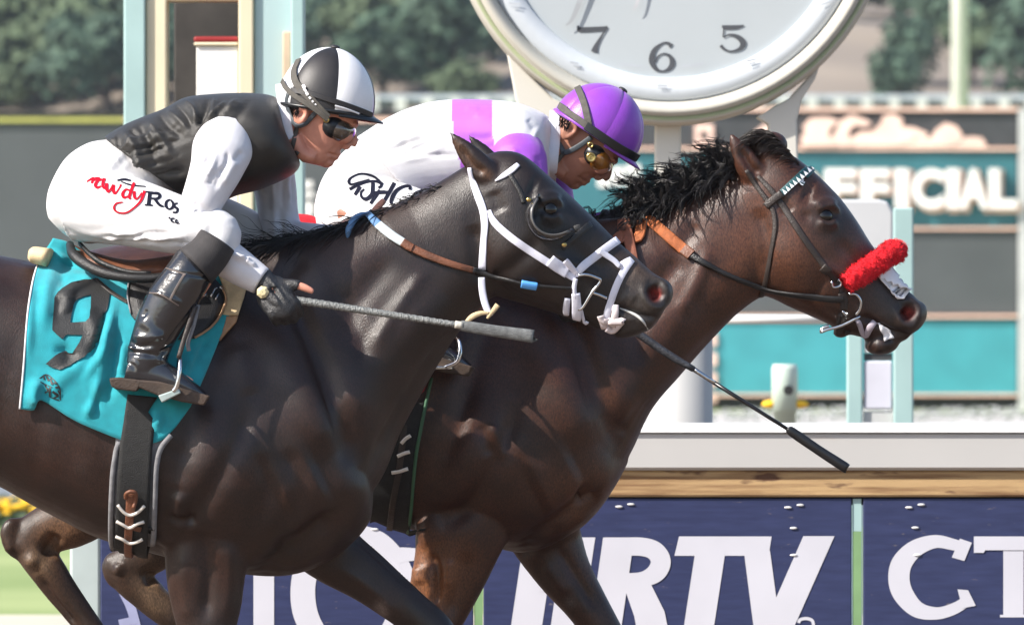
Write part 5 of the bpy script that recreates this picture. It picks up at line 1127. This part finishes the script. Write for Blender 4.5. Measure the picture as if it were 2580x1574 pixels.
m_cyan = M('teal_saddle_cloth', (.010, .31, .37), .85, .10, 30, .35, 700, sheen=.2); m_num = M('black_number_satin', (.020, .020, .020), .5, .2, 30, .25, 300); m_redc = M('red_saddle_cloth', (.55, .015, .03), .8, .1, 30, .3, 700); m_webg = M('black_webbing', (.013, .013, .013), .75, .25, 60, .4, 400); m_green = M('green_piping', (.04, .12, .06), .6, .1)
m_hook = M('pale_metal_hook', (.72, .68, .62), .35, .1, metal=.3); m_fleece = M('red_fleece', (.66, .006, .016), .95, .2, 70, .6, 260, bdist=.01)
Zc = lambda L: [(1100 + a/2.592, 320 + b/2.592) for a, b in L]
Zf = lambda L: [(1800 + a/2.425, 300 + b/2.425) for a, b in L]
Zs = lambda L: [(40 + a/3.131, 580 + b/3.131) for a, b in L]
Z5 = lambda L: [(800 + a/2.424, 500 + b/2.424) for a, b in L]
Z7 = lambda L: [(a/2.424, 954 + b/2.424) for a, b in L]
def decal_poly(bvh, loops, y0, off, mat, name, parent, thick=0, cuts=3, fn=None):
    T_ = tessellate_polygon([[Vector((u, v, 0)) for u, v in L] for L in loops]); pts = [p for L in loops for p in L]
    bm = bmesh.new(); vs_ = [bm.verts.new((u, v, 0)) for u, v in pts]
    for t in T_:
        try: bm.faces.new([vs_[i] for i in t])
        except ValueError: pass
    for _ in range(cuts):
        ed = [e for e in bm.edges if e.calc_length() > 9]
        if not ed: break
        bmesh.ops.subdivide_edges(bm, edges=ed, cuts=1, use_grid_fill=True)
    bmesh.ops.triangulate(bm, faces=bm.faces)
    top = [hit(bvh, v.co.x, v.co.y, y0, off)[0] for v in bm.verts]; bm.verts.index_update(); F = [tuple(v.index for v in f.verts) for f in bm.faces]
    mb = MB().add(top, F); bm.free()
    o = mb.build(name, mat, parent, True)
    if thick:
        s = o.modifiers.new('thick', 'SOLIDIFY'); s.thickness = thick; s.offset = 0
    return o
def resample(L, n):
    A = cr(L, 10); d = np.r_[0, np.cumsum(np.hypot(*np.diff(A, axis=0).T))]; t = np.linspace(0, d[-1], n); return np.stack([np.interp(t, d, A[:, 0]), np.interp(t, d, A[:, 1])], 1)
def cloth(bvh, rows, y0, off, fold, mat, name, label, ncol=70, per=14, top_y=-.06):
    G = np.stack([resample(r, ncol) for r in rows]); k = len(rows); G = cr(G.reshape(k, -1), per).reshape(-1, ncol, 2); nr = len(G); Y = np.zeros((nr, ncol))
    for j in range(ncol):
        last = None
        for i in range(nr - 1, -1, -1):
            o = Vector((0, -CAM_D, CAM_H)); d = (P(*G[i, j], y0) - o).normalized(); r = bvh.ray_cast(o, d)
            if r[0] is not None and r[0].y < y0 - .02: last = r[0].y - y0; Y[i, j] = last
            else: last = min((last if last is not None else -.2) + .012, top_y); Y[i, j] = last
    for _ in range(14):
        Y[1:-1] = (Y[:-2] + 2*Y[1:-1] + Y[2:]) / 4; Y[:, 1:-1] = (Y[:, :-2] + 2*Y[:, 1:-1] + Y[:, 2:]) / 4
    uv = G.reshape(-1, 2); F_ = np.zeros(len(uv))
    for L, sg, am in fold:
        am = am * 1.6
        d, t = pdist(uv, cr(L, 5)); F_ += am * np.exp(-.5*(d/sg)**2) * np.clip(np.minimum(t, 1-t)*5, .2, 1)
    Yn = Y - off - F_.reshape(nr, ncol)
    near = [[P(*G[i, j], y0 + Yn[i, j]) for j in range(ncol)] for i in range(nr)]
    far = [[Vector((p.x, 2*y0 - p.y, p.z)) for p in row] for row in near]
    v = []; f = []; idx = lambda a, i, j: a * nr * ncol + i * ncol + j
    for g in (near, far):
        for row in g: v += row
    for a in (0, 1):
        for i in range(nr - 1):
            for j in range(ncol - 1): f.append((idx(a, i, j), idx(a, i, j+1), idx(a, i+1, j+1), idx(a, i+1, j)))
    for j in range(ncol - 1): f.append((idx(0, 0, j), idx(0, 0, j+1), idx(1, 0, j+1), idx(1, 0, j)))
    root = thing(name, label, 'saddle cloth', (P(*G[nr//2, ncol//2], y0).x, y0, P(*G[0, ncol//2], y0).z))
    o = MB().add(v, f).build('sheet', mat, root, True); s = o.modifiers.new('thick', 'SOLIDIFY'); s.thickness = .004; s.offset = 0
    nb = BVHTree.FromPolygons([v[i] for i in range(nr*ncol)], [q for q in f if max(q) < nr*ncol]); return root, nb, near
# ---- near horse: cloth, pad, saddle, girth
rows = [[(133,601),(170,612),(250,655),(380,668),(500,672),(585,700)], [(94,669),(200,690),(330,715),(470,725),(592,760)], [(72,772),(190,800),(330,830),(450,830),(573,805)], [(59,931),(180,930),(320,930),(420,920),(518,940)], [(50,1030),(86,1032),(104,1008),(190,1060),(305,1108),(345,1114),(395,1114),(435,1084),(480,1024)]]
CF = [([(150,620),(120,720),(110,830)], 12, .012), ([(190,640),(150,730)], 9, -.008), ([(260,690),(190,720),(140,760)], 10, .010), ([(280,800),(265,880),(235,960)], 10, .009), ([(255,850),(240,940)], 8, -.008), ([(300,840),(290,930),(270,1010)], 9, -.010), ([(310,860),(300,950)], 7, .010), ([(235,990),(245,1030)], 8, -.008), ([(100,950),(85,1000),(95,1020)], 10, .014), ([(120,1000),(150,960),(220,900)], 14, .006),
  ([(500,880),(450,960)], 7, .008), ([(520,850),(480,930)], 6, -.006), ([(210,760),(240,830),(250,900)], 12, .006), ([(160,860),(180,930)], 12, -.006), ([(400,1040),(392,1080)], 8, .010), ([(150,700),(190,690),(240,700)], 6, .012), ([(290,760),(270,830),(255,890),(215,950)], 6, .012), ([(275,780),(250,850),(225,905)], 6, -.009), ([(80,700),(76,800),(70,900)], 7, .006), ([(250,950),(235,1010),(215,1050)], 6, .010), ([(130,880),(200,900)], 8, -.006), ([(180,740),(160,790)], 7, .008), ([(140,640),(180,660),(230,690)], 5, .010)]
sc1, clb, cl_near = cloth(bv1, rows, Y1, .016, CF, m_cyan, 'saddle_cloth', 'bright teal saddle cloth with black number 9 on the dark horse')
num_o = Zs([(298,532),(372,470),(445,425),(540,402),(622,388),(690,450),(742,508),(725,620),(700,690),(680,760),(668,830),(525,831),(400,828),(365,862),(322,828),(284,792),(286,660)]); num_h = Zs([(478,558),(530,535),(592,520),(588,620),(578,700),(555,726),(430,736),(438,660),(446,600)])
decal_poly(clb, [num_o, num_h], Y1 - .3, .006, m_num, 'number', sc1, 0, 4)
decal_poly(clb, [Zs([(526,832.5),(667,831.5),(640,880),(590,945),(540,1000),(430,1078),(350,1106),(290,1085),(236,1056),(300,1000),(362,966),(456,962),(500,890)])], Y1 - .3, .0063, m_num, 'number', sc1, 0, 4)
em = [[(*p, w) for p, w in zip(Zs(L), W_)] for L, W_ in (([(185,1170),(240,1140),(300,1180),(345,1250),(350,1340)], [3]*5), ([(215,1150),(225,1180)], [4]*2), ([(240,1150),(262,1190)], [5]*2), ([(275,1170),(290,1220)], [5]*2), ([(300,1210),(325,1200)], [4]*2), ([(310,1240),(345,1235)], [5]*2), ([(225,1220),(255,1260),(230,1280)], [4]*3), ([(270,1240),(270,1310)], [5]*2), ([(290,1270),(330,1300),(300,1320)], [5]*3), ([(330,1260),(350,1300)], [4]*2), ([(190,1200),(240,1220),(290,1240)], [2.5]*3), ([(265,1310),(340,1340)], [3]*2))]
decal(clb, em, Y1 - .3, .003).build('emblem', m_num, sc1)
e_l = [p + Vector((0, -.003, 0)) for p in [row[0] for row in cl_near]][8:]
MB().tube(e_l, .0026, 6, 1).build('white_edge', m_wcloth, sc1, True)
sd = thing('saddle', 'small black race saddle with chestnut seat under the first rider', 'saddle', (P(370, 0, 0).x, 0, P(0, 690, 0).z))
q = MB(); q.add(*loft([(175,612,190,650,.07),(230,634,240,692,.13),(330,655,340,712,.16),(450,640,450,715,.15),(530,622,540,705,.10),(560,640,560,690,.05)], 0, 6, 36)); me = remesh(q, .006, 4); st_bv = bvh_of(me); mesh_part(me, 'seat', m_redl, sd)
for s in (-1, 1):
    q = MB(); q.tube(P0([(176,616,s*.09),(184,640,s*.15),(212,664,s*.19),(262,688,s*.22),(327,700,s*.235),(392,700,s*.235),(450,690,s*.23)], 0), [.010,.013,.014,.013,.012,.012,.010], 12, 5); q.build('panel_roll', m_lthb, sd, True)
    q = MB(); q.tube(P0([(200,612,s*.08),(226,640,s*.14),(262,664,s*.18),(320,684,s*.21),(380,688,s*.22)], 0), [.005,.006,.006,.006,.005], 10, 4); q.build('seat_piping', m_lthb, sd, True)
q = MB(); 
flap = Zs([(905,405),(885,470),(880,560),(905,680),(1000,800),(1200,880),(1400,862),(1520,780),(1600,690),(1645,600),(1650,540),(1625,470),(1560,400),(1400,360),(1150,360)])
decal_poly(clb, [flap], Y1 - .3, .010, m_lthb, 'flap', sd, .006)
q = MB(); fp = [hit(clb, u, v, -.3, .015)[0] for u, v in cr(Zs([(905,405),(885,470),(880,560),(905,680)]), 5)]; q.tube(fp, .0022, 6, 1); q.build('flap_edge', m_grey, sd, True)
q = MB(); fp = [hit(clb, u, v, -.3, .015)[0] for u, v in cr(Zs([(1400,862),(1520,780),(1600,690),(1645,600),(1650,540),(1620,470)]), 5)]; q.tube(fp, .003, 6, 1); q.build('flap_edge', m_tan, sd, True)
for L in ([(1450,520),(1475,555),(1495,530)], [(1530,560),(1560,500),(1580,490)], [(1565,580),(1590,530)], [(1600,480),(1620,500)]):
    q = MB(); q.tube([hit(clb, u, v, -.3, .02)[0] for u, v in Zs(L)], .0022, 6, 2); q.build('buckle', m_steel, sd, True)
strap(clb, Zs([(625,395),(690,450),(780,520),(880,575)]), -.3, .011, .004, .006).build('surcingle_strap', m_lth, sd)
# stirrup
q = MB(); q.tube(P0([(494,770,-.345),(480,805,-.352),(462,860,-.36),(450,902,-.365)], 0), [(.006,.003)]*4, 10, 4); q.build('stirrup_leather', m_lth, sd, True)
q = MB(); q.tube(P0([(500,768,-.338),(488,820,-.345),(474,862,-.35),(476,884,-.352)], 0), [(.005,.003)]*4, 10, 4); q.build('stirrup_leather', m_grey, sd, True)
iron = bpy.data.objects.new('stirrup_iron', None); COL.objects.link(iron); iron.parent = sd; iron.location = P(440, 960, -.34) - parent_world(sd)
q = MB(); q.tube(P0([(452,898,-.34),(454,906,-.36),(453,930,-.374),(449,958,-.377),(444,976,-.374),(436,986,-.372)], 0), [.004,.0055,.0055,.0055,.0065,.006], 10, 4); q.tube(P0([(452,898,-.34),(450,906,-.31),(448,930,-.275),(444,960,-.27),(440,990,-.272)], 0), [.004,.005,.005,.005,.006], 10, 4); q.build('arch', m_steel, iron, True)
q = MB(); a = [P(398,996,-.376), P(450,978,-.376), P(456,990,-.376), P(408,1014,-.376)]; b = [p + Vector((0, .112, 0)) for p in a]; q.add(a + b, [(0,1,2,3),(7,6,5,4),(0,4,5,1),(1,5,6,2),(2,6,7,3),(3,7,4,0)]); q.build('tread', M('stirrup_tread', (.42, .50, .48), .4, .15, 30, metal=.4), iron, bevel=.003)
# pads under the saddle
pd = thing('saddle_pad', 'cream and tan pad showing ahead of the black saddle flap', 'pad', (P(590, 0, 0).x, 0, P(0, 700, 0).z))
decal_poly(bv1, [Zs([(1590,362),(1700,352),(1825,400),(1818,470),(1800,540),(1752,690),(1690,690),(1620,680),(1655,600),(1640,500)])], -.2, .016, m_cream_t, 'upper_pad', pd, .012)
decal_poly(bv1, [Zs([(1660,695),(1752,695),(1740,740),(1690,800),(1620,880),(1600,885),(1635,800)])], -.2, .014, m_tan, 'lower_pad', pd, .010)
q = MB(); q.tube(P0([(72,640,-.10),(84,642,-.10),(125,650,-.11)], 0), [(.012,.03),(.021,.04),(.024,.045)], 14, 4); q.build('rear_roll', m_cream_t, pd, True)
# girth
gi = thing('girth', 'black elastic girth with grey felt edges and brown hooked strap', 'girth', (P(340, 0, 0).x, 0, P(0, 1390, 0).z))
q = MB(); strap(bv1, [(356,1040),(350,1110),(344,1180),(341,1260),(342,1320),(344,1360)], -.2, [.116,.116,.112,.106,.100,.094], .010, .006, 8, q, 0, 4); q.build('felt_lining', m_grey, gi, True)
decal_poly(bvh_of(bpy.data.objects['girth'].children[0].data) if False else bv1, [Z7([(782,100),(760,260),(738,400),(724,600),(716,800),(710,1000),(722,1032),(770,1042),(850,1090),(905,1095),(914,900),(924,620),(934,420),(948,262),(905,205),(960,120)])], -.2, .020, m_webg, 'webbing', gi, .006)
for L in ([(735,385),(715,440),(694,580),(686,800),(690,950),(704,1020)], [(1040,345),(985,420),(958,520),(950,700),(946,900),(946,980)]):
    q = MB(); q.tube([hit(bv1, u, v, -.2, .016)[0] for u, v in cr(Z7(L), 4)], .007, 8, 1); q.build('felt_edge', m_grey, gi, True)
strap(bv1, Z7([(806,668),(806,760),(800,850),(797,940),(799,1000),(806,1040)]), -.2, [.024,.023,.020,.020,.020,.02], .004, .029, 6).build('hook_strap', m_redl, gi, True)
q = MB(); pts = [hit(bv1, u, v, -.2, .030 + .010*abs(math.sin(k*.8)))[0] for k, (u, v) in enumerate(Z7([(778,700),(780,670),(808,656),(838,668),(838,710),(826,750)]))]; q.tube(pts, [(.005,.004)]*6, 8, 4); q.build('strap_loop', m_redl, gi, True)
for L in ([(730,735),(768,768),(806,786),(850,774),(892,744)], [(726,822),(766,836),(806,854),(850,838),(892,832)], [(724,905),(766,915),(808,938),(850,932),(884,924)]):
    q = MB(); q.tube([hit(bv1, u, v, -.2, .030 + (.004 if 0 < k < 4 else 0))[0] for k, (u, v) in enumerate(Z7(L))], [(.0042,.003)]*5, 8, 4); q.build('hook', m_hook, gi, True)

# ---- near horse: white bridle, eye cup, reins
bd = thing('bridle', 'white webbing bridle with noseband on the dark horse', 'bridle', P(1400, 600, 0))
def bs(L, w, name, m=m_strapw, off=.003, th=.004, fr=Zc, bv=bv1, par=bd, y=-.1): return strap(bv, fr(L), y, w, th, off, 6, None, 0, 3).build(name, m, par, True)
bs([(213,268),(240,360),(275,460),(305,540),(318,640),(310,760),(298,930)], [.010,.017,.020,.020,.020,.020,.019], 'throat_strap')
q = MB(); q.tube([P(u, v, -.108) for u, v in Zc([(294,982),(298,1060),(316,1150),(350,1236)])], [(.0085,.002),(.009,.002),(.009,.002),(.008,.002)], 8, 5); q.build('throat_strap', m_strapw, bd, True)
bs([(345,545),(375,620),(470,710),(580,790),(720,880),(800,930),(905,990)], [.009,.018,.019,.019,.019,.019,.018], 'cheek_strap')
bs([(735,868),(800,918),(850,950)], .031, 'keeper', off=.007, th=.006); bs([(838,866),(880,910),(915,950)], .016, 'strap_tab', off=.006)
bs([(385,355),(440,320),(490,285),(532,248)], [.004,.014,.016,.012], 'browband')
bs([(905,965),(960,905),(1060,826),(1140,768),(1172,748)], [.018,.021,.021,.021,.021], 'noseband')
q = MB(); wrap(bv1, Zc([(1195,728)])[0], Zc([(700,1128)])[0], 0, 12, -90, .021, .004, .004, 26, q); q.build('noseband', m_strapw, bd, True)
bs([(1225,770),(1270,800),(1308,842)], [.016,.014,.012], 'noseband_link', off=.005)
bs([(1300,838),(1245,905),(1190,1000),(1150,1100),(1120,1190),(1100,1290)], [.016,.018,.018,.018,.018,.017], 'chin_strap')
m_pinkw = M('pinkish_tie', (.64, .56, .56), .7, .1, 40)
for L in ([(1100,1300),(1075,1340),(1068,1395),(1090,1415),(1105,1370)], [(1110,1300),(1150,1320),(1185,1380),(1150,1405),(1118,1400)], [(1160,1160),(1165,1220),(1145,1290)]):
    q = MB(); q.tube([hit(bv1, u, v, -.06, .008)[0] for u, v in Zc(L)], [(.009,.004)]*len(L), 8, 4); q.build('knotted_tie', m_pinkw, bd, True)
for L in ([(345,1215),(290,1215),(230,1240),(180,1290)], [(330,1250),(370,1200),(400,1160)]):
    q = MB(); q.tube([P(u, v, -.115) for u, v in Zc(L)], [(.003,.002),(.006,.003),(.007,.003),(.004,.002)][:len(L)], 8, 4); q.build('strap_end', m_cream_t, bd, True)
# bit rings and chin buckle
def wire(L, r, name, fr, bv, par, off, mat=m_steel, y=-.1):
    q = MB(); q.tube([hit(bv, u, v, y, off)[0] for u, v in fr(L)], r, 8, 5); return q.build(name, mat, par, True)
wire([(925,962),(975,955),(1030,975),(1062,1005),(1010,1075),(955,1165),(925,1180)], .0042, 'bit_ring', Zc, bv1, bd, .010)
wire([(905,990),(895,1050),(905,1110)], .006, 'bit_hanger', Zc, bv1, bd, .008, m_strapw)
bs([(905,1080),(915,1160),(920,1240),(925,1300)], [.022,.024,.022,.016], 'curb_strap', off=.010, th=.007); bs([(850,1110),(845,1190),(870,1260)], [.012,.014,.010], 'curb_buckle', off=.008)
bs([(990,1255),(960,1290),(935,1305)], .008, 'strap_tip', off=.01)
wire([(1015,1080),(1060,1095),(1110,1115)], .004, 'bit_mouthpiece', Zc, bv1, bd, .004)
wire([(1195,1185),(1250,1205),(1310,1235),(1350,1270),(1380,1320)], [.0015,.003,.004,.003,.0015], 'tongue_tie', Zc, bv1, bd, .001, m_pale)
bs([(1050,600),(960,670),(880,740),(820,790)], .016, 'blinker_strap', m_lthb, .002); bs([(470,300),(545,420),(570,500)], .012, 'blinker_strap', m_lthb, .002)
m_cup = M('black_eye_cup', (.016, .015, .016), .22, .2, 30, coat=.7, spec=.7)
ec, en = hit(bv1, *Zc([(742, 590)])[0], -.1, 0); v = []; f = []; n1, n2 = 26, 10
for i in range(n1 + 1):
    a = math.radians(115 + 215 * i / n1)              # from above-behind round below to the front
    for j in range(n2 + 1):
        t = j / n2; w = max(0.0, math.sin(math.pi * i / n1)) ** .35; r_ = .056 + .012*math.sin(t*1.6) - .026 * t * w * t; h_ = .046 * t * w
        v.append(ec + Vector((math.cos(a)*r_*1.05, 0, math.sin(a)*r_)) + Vector((0, -1, 0)) * h_ + Vector((0, -.002 if j else .018, 0)))
for i in range(n1):
    for j in range(n2): f.append((i*(n2+1)+j, i*(n2+1)+j+1, (i+1)*(n2+1)+j+1, (i+1)*(n2+1)+j))
MB().tube([v[i*(n2+1)+n2] for i in range(1, n1)], .0028, 8, 1).build('cup_rim', M('cup_edge_highlight', (.10, .095, .09), .35, .2), bd, True)  # added paler tube: the highlight along the cup edge, put into its colour
o = MB().add(v, f).build('eye_cup', m_cup, bd, True); s_ = o.modifiers.new('t', 'SOLIDIFY'); s_.thickness = .003
for L in ((600, 487), (822, 768)):
    p, n = hit(bv1, *Zc([L])[0], -.1, .012); q = MB(); q.ell(p + Vector((0, -.02, 0)), (.007, .004, .006), None, 12); q.build('stud', m_brass, bd, True)
rn = thing('reins', 'reins of the dark horse, blue grip changing to brown and black', 'reins', P(1000, 600, 0))
def rp(L, w, name, mat, off=.010, th=.006): return strap(bv1, L, -.1, w, th, off, 8, None, 0, 4).build(name, mat, rn, True)
rp([(928,545),(944,560),(958,574)], [.016,.020,.022], 'grip', m_blue); rp([(955,571),(985,594),(1018,615)], [.022,.023,.022], 'pale_grip', m_pblue, .0105); rp([(1014,613),(1030,623),(1040,628)], [.021,.022,.020], 'stitched_join', m_redl, .012, .008)
rp([(1038,627),(1080,646),(1130,664),(1190,680)], [.020,.019,.017,.015], 'leather', m_redl); rp([(1186,679),(1240,692),(1290,704),(1330,713),(1390,720),(1436,724)], [.015,.012,.009,.009,.009,.009], 'leather', m_lthb); rp([(1314,710),(1334,714),(1352,717)], .020, 'blue_tape', m_tape, .012, .009)
q = MB(); q.tube(P0([(876,604,-.045),(878,580,-.06),(890,556,-.05),(908,542,-.03),(930,541,-.02)], 0), [(.003,.008),(.008,.012),(.009,.012),(.007,.012),(.007,.012)], 10, 5); q.build('grip_loop', m_blue, rn, True)
# ---- bay horse: dark bridle, fleece noseband, orange reins
bd2 = thing('bridle', 'dark leather bridle with teal-and-white browband on the bay', 'bridle', P(2050, 600, Y2))
def b2(L, w, name, m=m_lth, off=.003, th=.004): return strap(bv2, Zf(L), Y2 - .1, w, th, off, 6, None, 0, 3).build(name, m, bd2, True)
b2([(195,312),(250,400),(320,495),(358,560),(372,660),(345,830),(312,1000),(285,1080)], .0125, 'throat_latch'); b2([(265,350),(350,440),(430,550),(540,720),(640,860),(700,930),(745,985)], [.010,.015,.017,.017,.016,.017,.016], 'cheek_piece'); b2([(315,535),(360,495),(415,455)], .019, 'browband_loop', off=.007)
b2([(660,900),(700,930)], .024, 'keeper', off=.006, th=.005); b2([(405,462),(460,410),(520,355),(575,305),(600,288)], .019, 'browband', M('dark_teal_band', (.02, .09, .10), .5), .005)
q = MB(); wrap(bv2, Zf([(625,275)])[0], Zf([(330,560)])[0], Y2, 60, -90, .019, .004, .004, 24, q); q.build('browband', bpy.data.materials['dark_teal_band'], bd2, True)
for k in range(9):
    t0 = k / 9; A = np.array([418, 452.]); B = np.array([598, 292.]); d = (B - A) / 9; n = np.array([d[1], -d[0]]); n = n / np.hypot(*n) * 17; c = A + (B - A) * t0
    decal_poly(bv2, [Zf([tuple(c - n), tuple(c + d*.82 - n), tuple(c + d*.41 + n)])], Y2 - .1, .0085, m_capw, 'white_triangle', bd2, cuts=1)
q = MB(); q.tube([hit(bv2, u, v, Y2 - .1, .008)[0] for u, v in Zf([(712,990),(722,1024),(762,1020),(772,985),(755,968)])], .0036, 8, 3); q.build('cheek_buckle', m_steel, bd2, True)
b2([(755,990),(775,1030),(785,1090)], .016, 'cheek_billet'); b2([(775,1060),(790,1110),(790,1160)], .020, 'bit_loop', off=.006)
wire([(815,1065),(860,1070),(890,1110),(885,1160),(860,1190)], .0042, 'bit_ring', Zf, bv2, bd2, .008, m_steel, Y2 - .1); wire([(780,1165),(800,1185),(815,1180)], .004, 'bit_ring', Zf, bv2, bd2, .008, m_steel, Y2 - .1)
q = MB(); q.tube([P(u, v, Y2 - .062) for u, v in Zf([(890,1205),(780,1260),(690,1285),(650,1300),(665,1275),(700,1262)])], .0042, 8, 3); q.build('tongue_ring', m_steel, bd2, True)
q = MB(); q.tube([hit(bv2, u, v, Y2 - .1, .006)[0] for u, v in Zf([(985,1225),(950,1270),(925,1320),(900,1365),(872,1385)])], [(.008,.003),(.009,.003),(.007,.003),(.007,.003),(.009,.003)], 8, 4); q.build('tongue_strap', M('lilac_tie', (.42, .37, .42), .6), bd2, True)
decal_poly(bv2, [Zf([(995,1240),(1040,1262),(1075,1290),(1095,1335),(1060,1350),(1035,1362),(1030,1320),(1010,1290)])], Y2 - .06, .004, m_capw, 'tongue_tie', bd2, .004, 2); b2([(800,1180),(780,1270),(750,1330),(790,1340),(820,1290)], .012, 'curb_strap', off=.004)
decal_poly(bv2, [Zf([(985,955),(1040,925),(1095,905),(1140,965),(1192,1062),(1150,1042),(1125,1042),(1108,1020),(1085,1026),(1070,1000),(1045,1005),(1030,980),(1010,988)])], Y2 - .05, .0105, m_capw, 'nasal_strip', bd2, .004, 4)
fn = thing('fleece_noseband', 'fluffy red sheepskin roll across the bay horse\'s nose', 'noseband', P(2190, 680, Y2))
A_, B_ = (2238, 645), (2132, 712)
near_p = [hit(bv2, u, v, Y2 - .1, .016)[0] for u, v in ((2135,708),(2160,694),(2185,678),(2210,662))]; top_p = P(2244, 646, Y2) + Vector((.012, 0, .012))
path = near_p + [Vector((top_p.x - .008, Y2 - .028, top_p.z)), top_p] ; path += [Vector((p.x, 2*Y2 - p.y, p.z)) for p in reversed(path[:-1])]
q = MB(); q.tube(path, [.024] + [.029]*(len(path)-2) + [.024], 22, 5); me = remesh(q, .004, 4); co = get_co(me); no = get_no(me); r = np.random.default_rng(9); d = np.zeros(len(co))
for _ in range(500):
    c = co[r.integers(len(co))]; k = np.linalg.norm(co - c, axis=1); d += r.normal() * .0024 * np.exp(-.5*(k/.0055)**2)
set_co(me, co + no * d[:, None]); fl_o = mesh_part(me, 'roll', m_fleece, fn)
fco = get_co(me) + np.array(parent_world(fn)); fno = get_no(me); q = MB()
for i in r.choice(len(fco), 1800, replace=False):
    p = Vector(fco[i]); n = (Vector(fno[i]) + Vector(r.normal(size=3)) * .45).normalized(); q.tube([p, p + n*.0035, p + n*.006 + Vector(r.normal(size=3))*.0015], [.0011, .0010, .0003], 3, 1, cap=False)
o = q.build('wool_pile', m_fleece, fn); o['kind'] = 'stuff'
rn2 = thing('reins', 'reins of the bay horse, orange rubber grip then black leather', 'reins', P(1700, 600, Y2))
strap(bv2, [(1584,527),(1630,554),(1683,598),(1720,628),(1742,644)], Y2 - .1, [.026,.029,.029,.029,.027], .006, .010, 8, None, 0, 4).build('grip', m_orange, rn2, True)
strap(bv2, [(1548,508),(1566,541),(1578,583),(1592,640),(1600,690)], Y2 - .1, [.026,.031,.029,.026,.024], .006, .016, 8, None, 0, 4).build('grip', M('dull_orange_rein', (.26, .085, .045), .55, .15, 60, .4, 500), rn2, True)
strap(bv2, [(1738,642),(1790,672),(1828,690),(1880,710),(1931,725),(2017,741),(2092,751),(2124,752)], Y2 - .1, [.018,.014,.013,.013,.014,.016,.018,.018], .006, .010, 8, None, 0, 5).build('leather', m_lthb, rn2, True)
strap(bv2, [(1724,630),(1734,638),(1743,645)], Y2 - .1, .029, .006, .012, 4).build('stitched_join', m_redl, rn2)
# far horse: red cloth, girth, saddle, stirrup
rows = [[(735,538),(800,552),(860,630),(980,640),(1090,650)], [(690,640),(800,680),(950,700),(1110,730)], [(670,760),(800,790),(950,800),(1120,800)], [(660,900),(800,900),(950,900),(1100,900)], [(655,990),(800,1010),(950,1020),(1010,1040),(1068,985)]]
sc2, clb2, _ = cloth(bv2, rows, Y2, .014, [([(760,580),(730,680)], 10, .01), ([(1060,930),(1040,1000)], 8, .006)], m_redc, 'saddle_cloth', 'red saddle cloth on the bay, mostly hidden by the dark horse')
gi2 = thing('girth', 'black girth with green piping on the bay horse', 'girth', (P(1010, 0, Y2).x, Y2, P(0, 1340, Y2).z))
Z8f = lambda L: [(800 + a/2.424, 954 + b/2.424) for a, b in L]
decal_poly(bv2, [Z8f([(600,150),(652,150),(640,230),(622,330),(600,450),(582,620),(570,800),(575,900),(600,935),(540,900),(470,880),(360,830),(330,840),(345,600),(400,300),(500,190),(560,160)])], Y2 - .2, .016, m_webg, 'webbing', gi2, .006)
q = MB(); q.tube([hit(bv2, u, v, Y2 - .2, .018)[0] for u, v in Z8f([(692,0),(655,180),(628,330),(606,450),(588,620),(574,800),(560,900)])], .0045, 8, 3); q.build('piping', m_green, gi2, True)
for L in ([(515,385),(540,360),(572,342)], [(492,460),(530,445),(568,435)], [(458,550),(505,545),(558,530)]):
    q = MB(); q.tube([hit(bv2, u, v, Y2 - .2, .026)[0] for u, v in Z8f(L)], [(.0048,.003)]*3, 8, 4); q.build('hook', m_hook, gi2, True)
strap(bv2, Z8f([(530,280),(520,400),(500,560),(470,700),(450,870)]), Y2 - .2, .016, .004, .024).build('hook_strap', m_lth, gi2)
sd2 = thing('saddle', 'black race saddle hidden under the second rider, steel stirrup showing', 'saddle', (P(1040, 0, Y2).x, Y2, P(0, 650, Y2).z))
q = MB(); q.add(*loft([(850,606,865,640,.07),(905,618,915,670,.13),(1005,630,1010,690,.16),(1120,620,1120,690,.15),(1200,602,1205,680,.10),(1230,620,1230,660,.05)], Y2, 6, 30)); mesh_part(remesh(q, .007, 4), 'seat', m_lthb, sd2)
q = MB(); q.tube(P0([(1150,780,-.335),(1148,830,-.345),(1146,850,-.35)], Y2), [(.006,.003)]*3, 8, 3); q.build('stirrup_leather', m_lth, sd2, True)
ir2 = bpy.data.objects.new('stirrup_iron', None); COL.objects.link(ir2); ir2.parent = sd2; ir2.location = P(1150, 880, Y2 - .34) - parent_world(sd2)
q = MB(); q.tube(P0([(1146,848,-.34),(1156,858,-.36),(1160,880,-.372),(1157,900,-.376),(1148,914,-.376),(1120,926,-.374)], Y2), [.004,.005,.0055,.0055,.0055,.006], 8, 4); q.tube(P0([(1146,848,-.34),(1150,870,-.28),(1148,900,-.27),(1130,925,-.272)], Y2), [.004,.005,.005,.006], 8, 4); q.build('arch', m_steel, ir2, True)
q = MB(); a = P(1092, 916, Y2 - .376); b = P(1140, 930, Y2 - .376); q.box((a.x, Y2 - .376, b.z), (b.x, Y2 - .262, b.z + .008)); q.build('tread', m_steel, ir2, bevel=.002)
# ------------------------------------------------------------------ warm-season haze over the infield and the hill
hz = bpy.data.materials.new('valley_haze'); hz.use_nodes = True; n = hz.node_tree.nodes; n.remove(n['Principled BSDF'])
pv = n.new('ShaderNodeVolumePrincipled'); pv.inputs['Color'].default_value = (.72, .82, .95, 1); pv.inputs['Density'].default_value = .00013; pv.inputs['Anisotropy'].default_value = .0
hz.node_tree.links.new(pv.outputs[0], n['Material Output'].inputs['Volume'])
q = MB(); q.box((-705, -205, -3.5), (705, 1205, 100)); o = q.build('haze', hz); o['kind'] = 'stuff'; o['label'] = 'thin pale haze in front of the hillside'; o['category'] = 'haze'
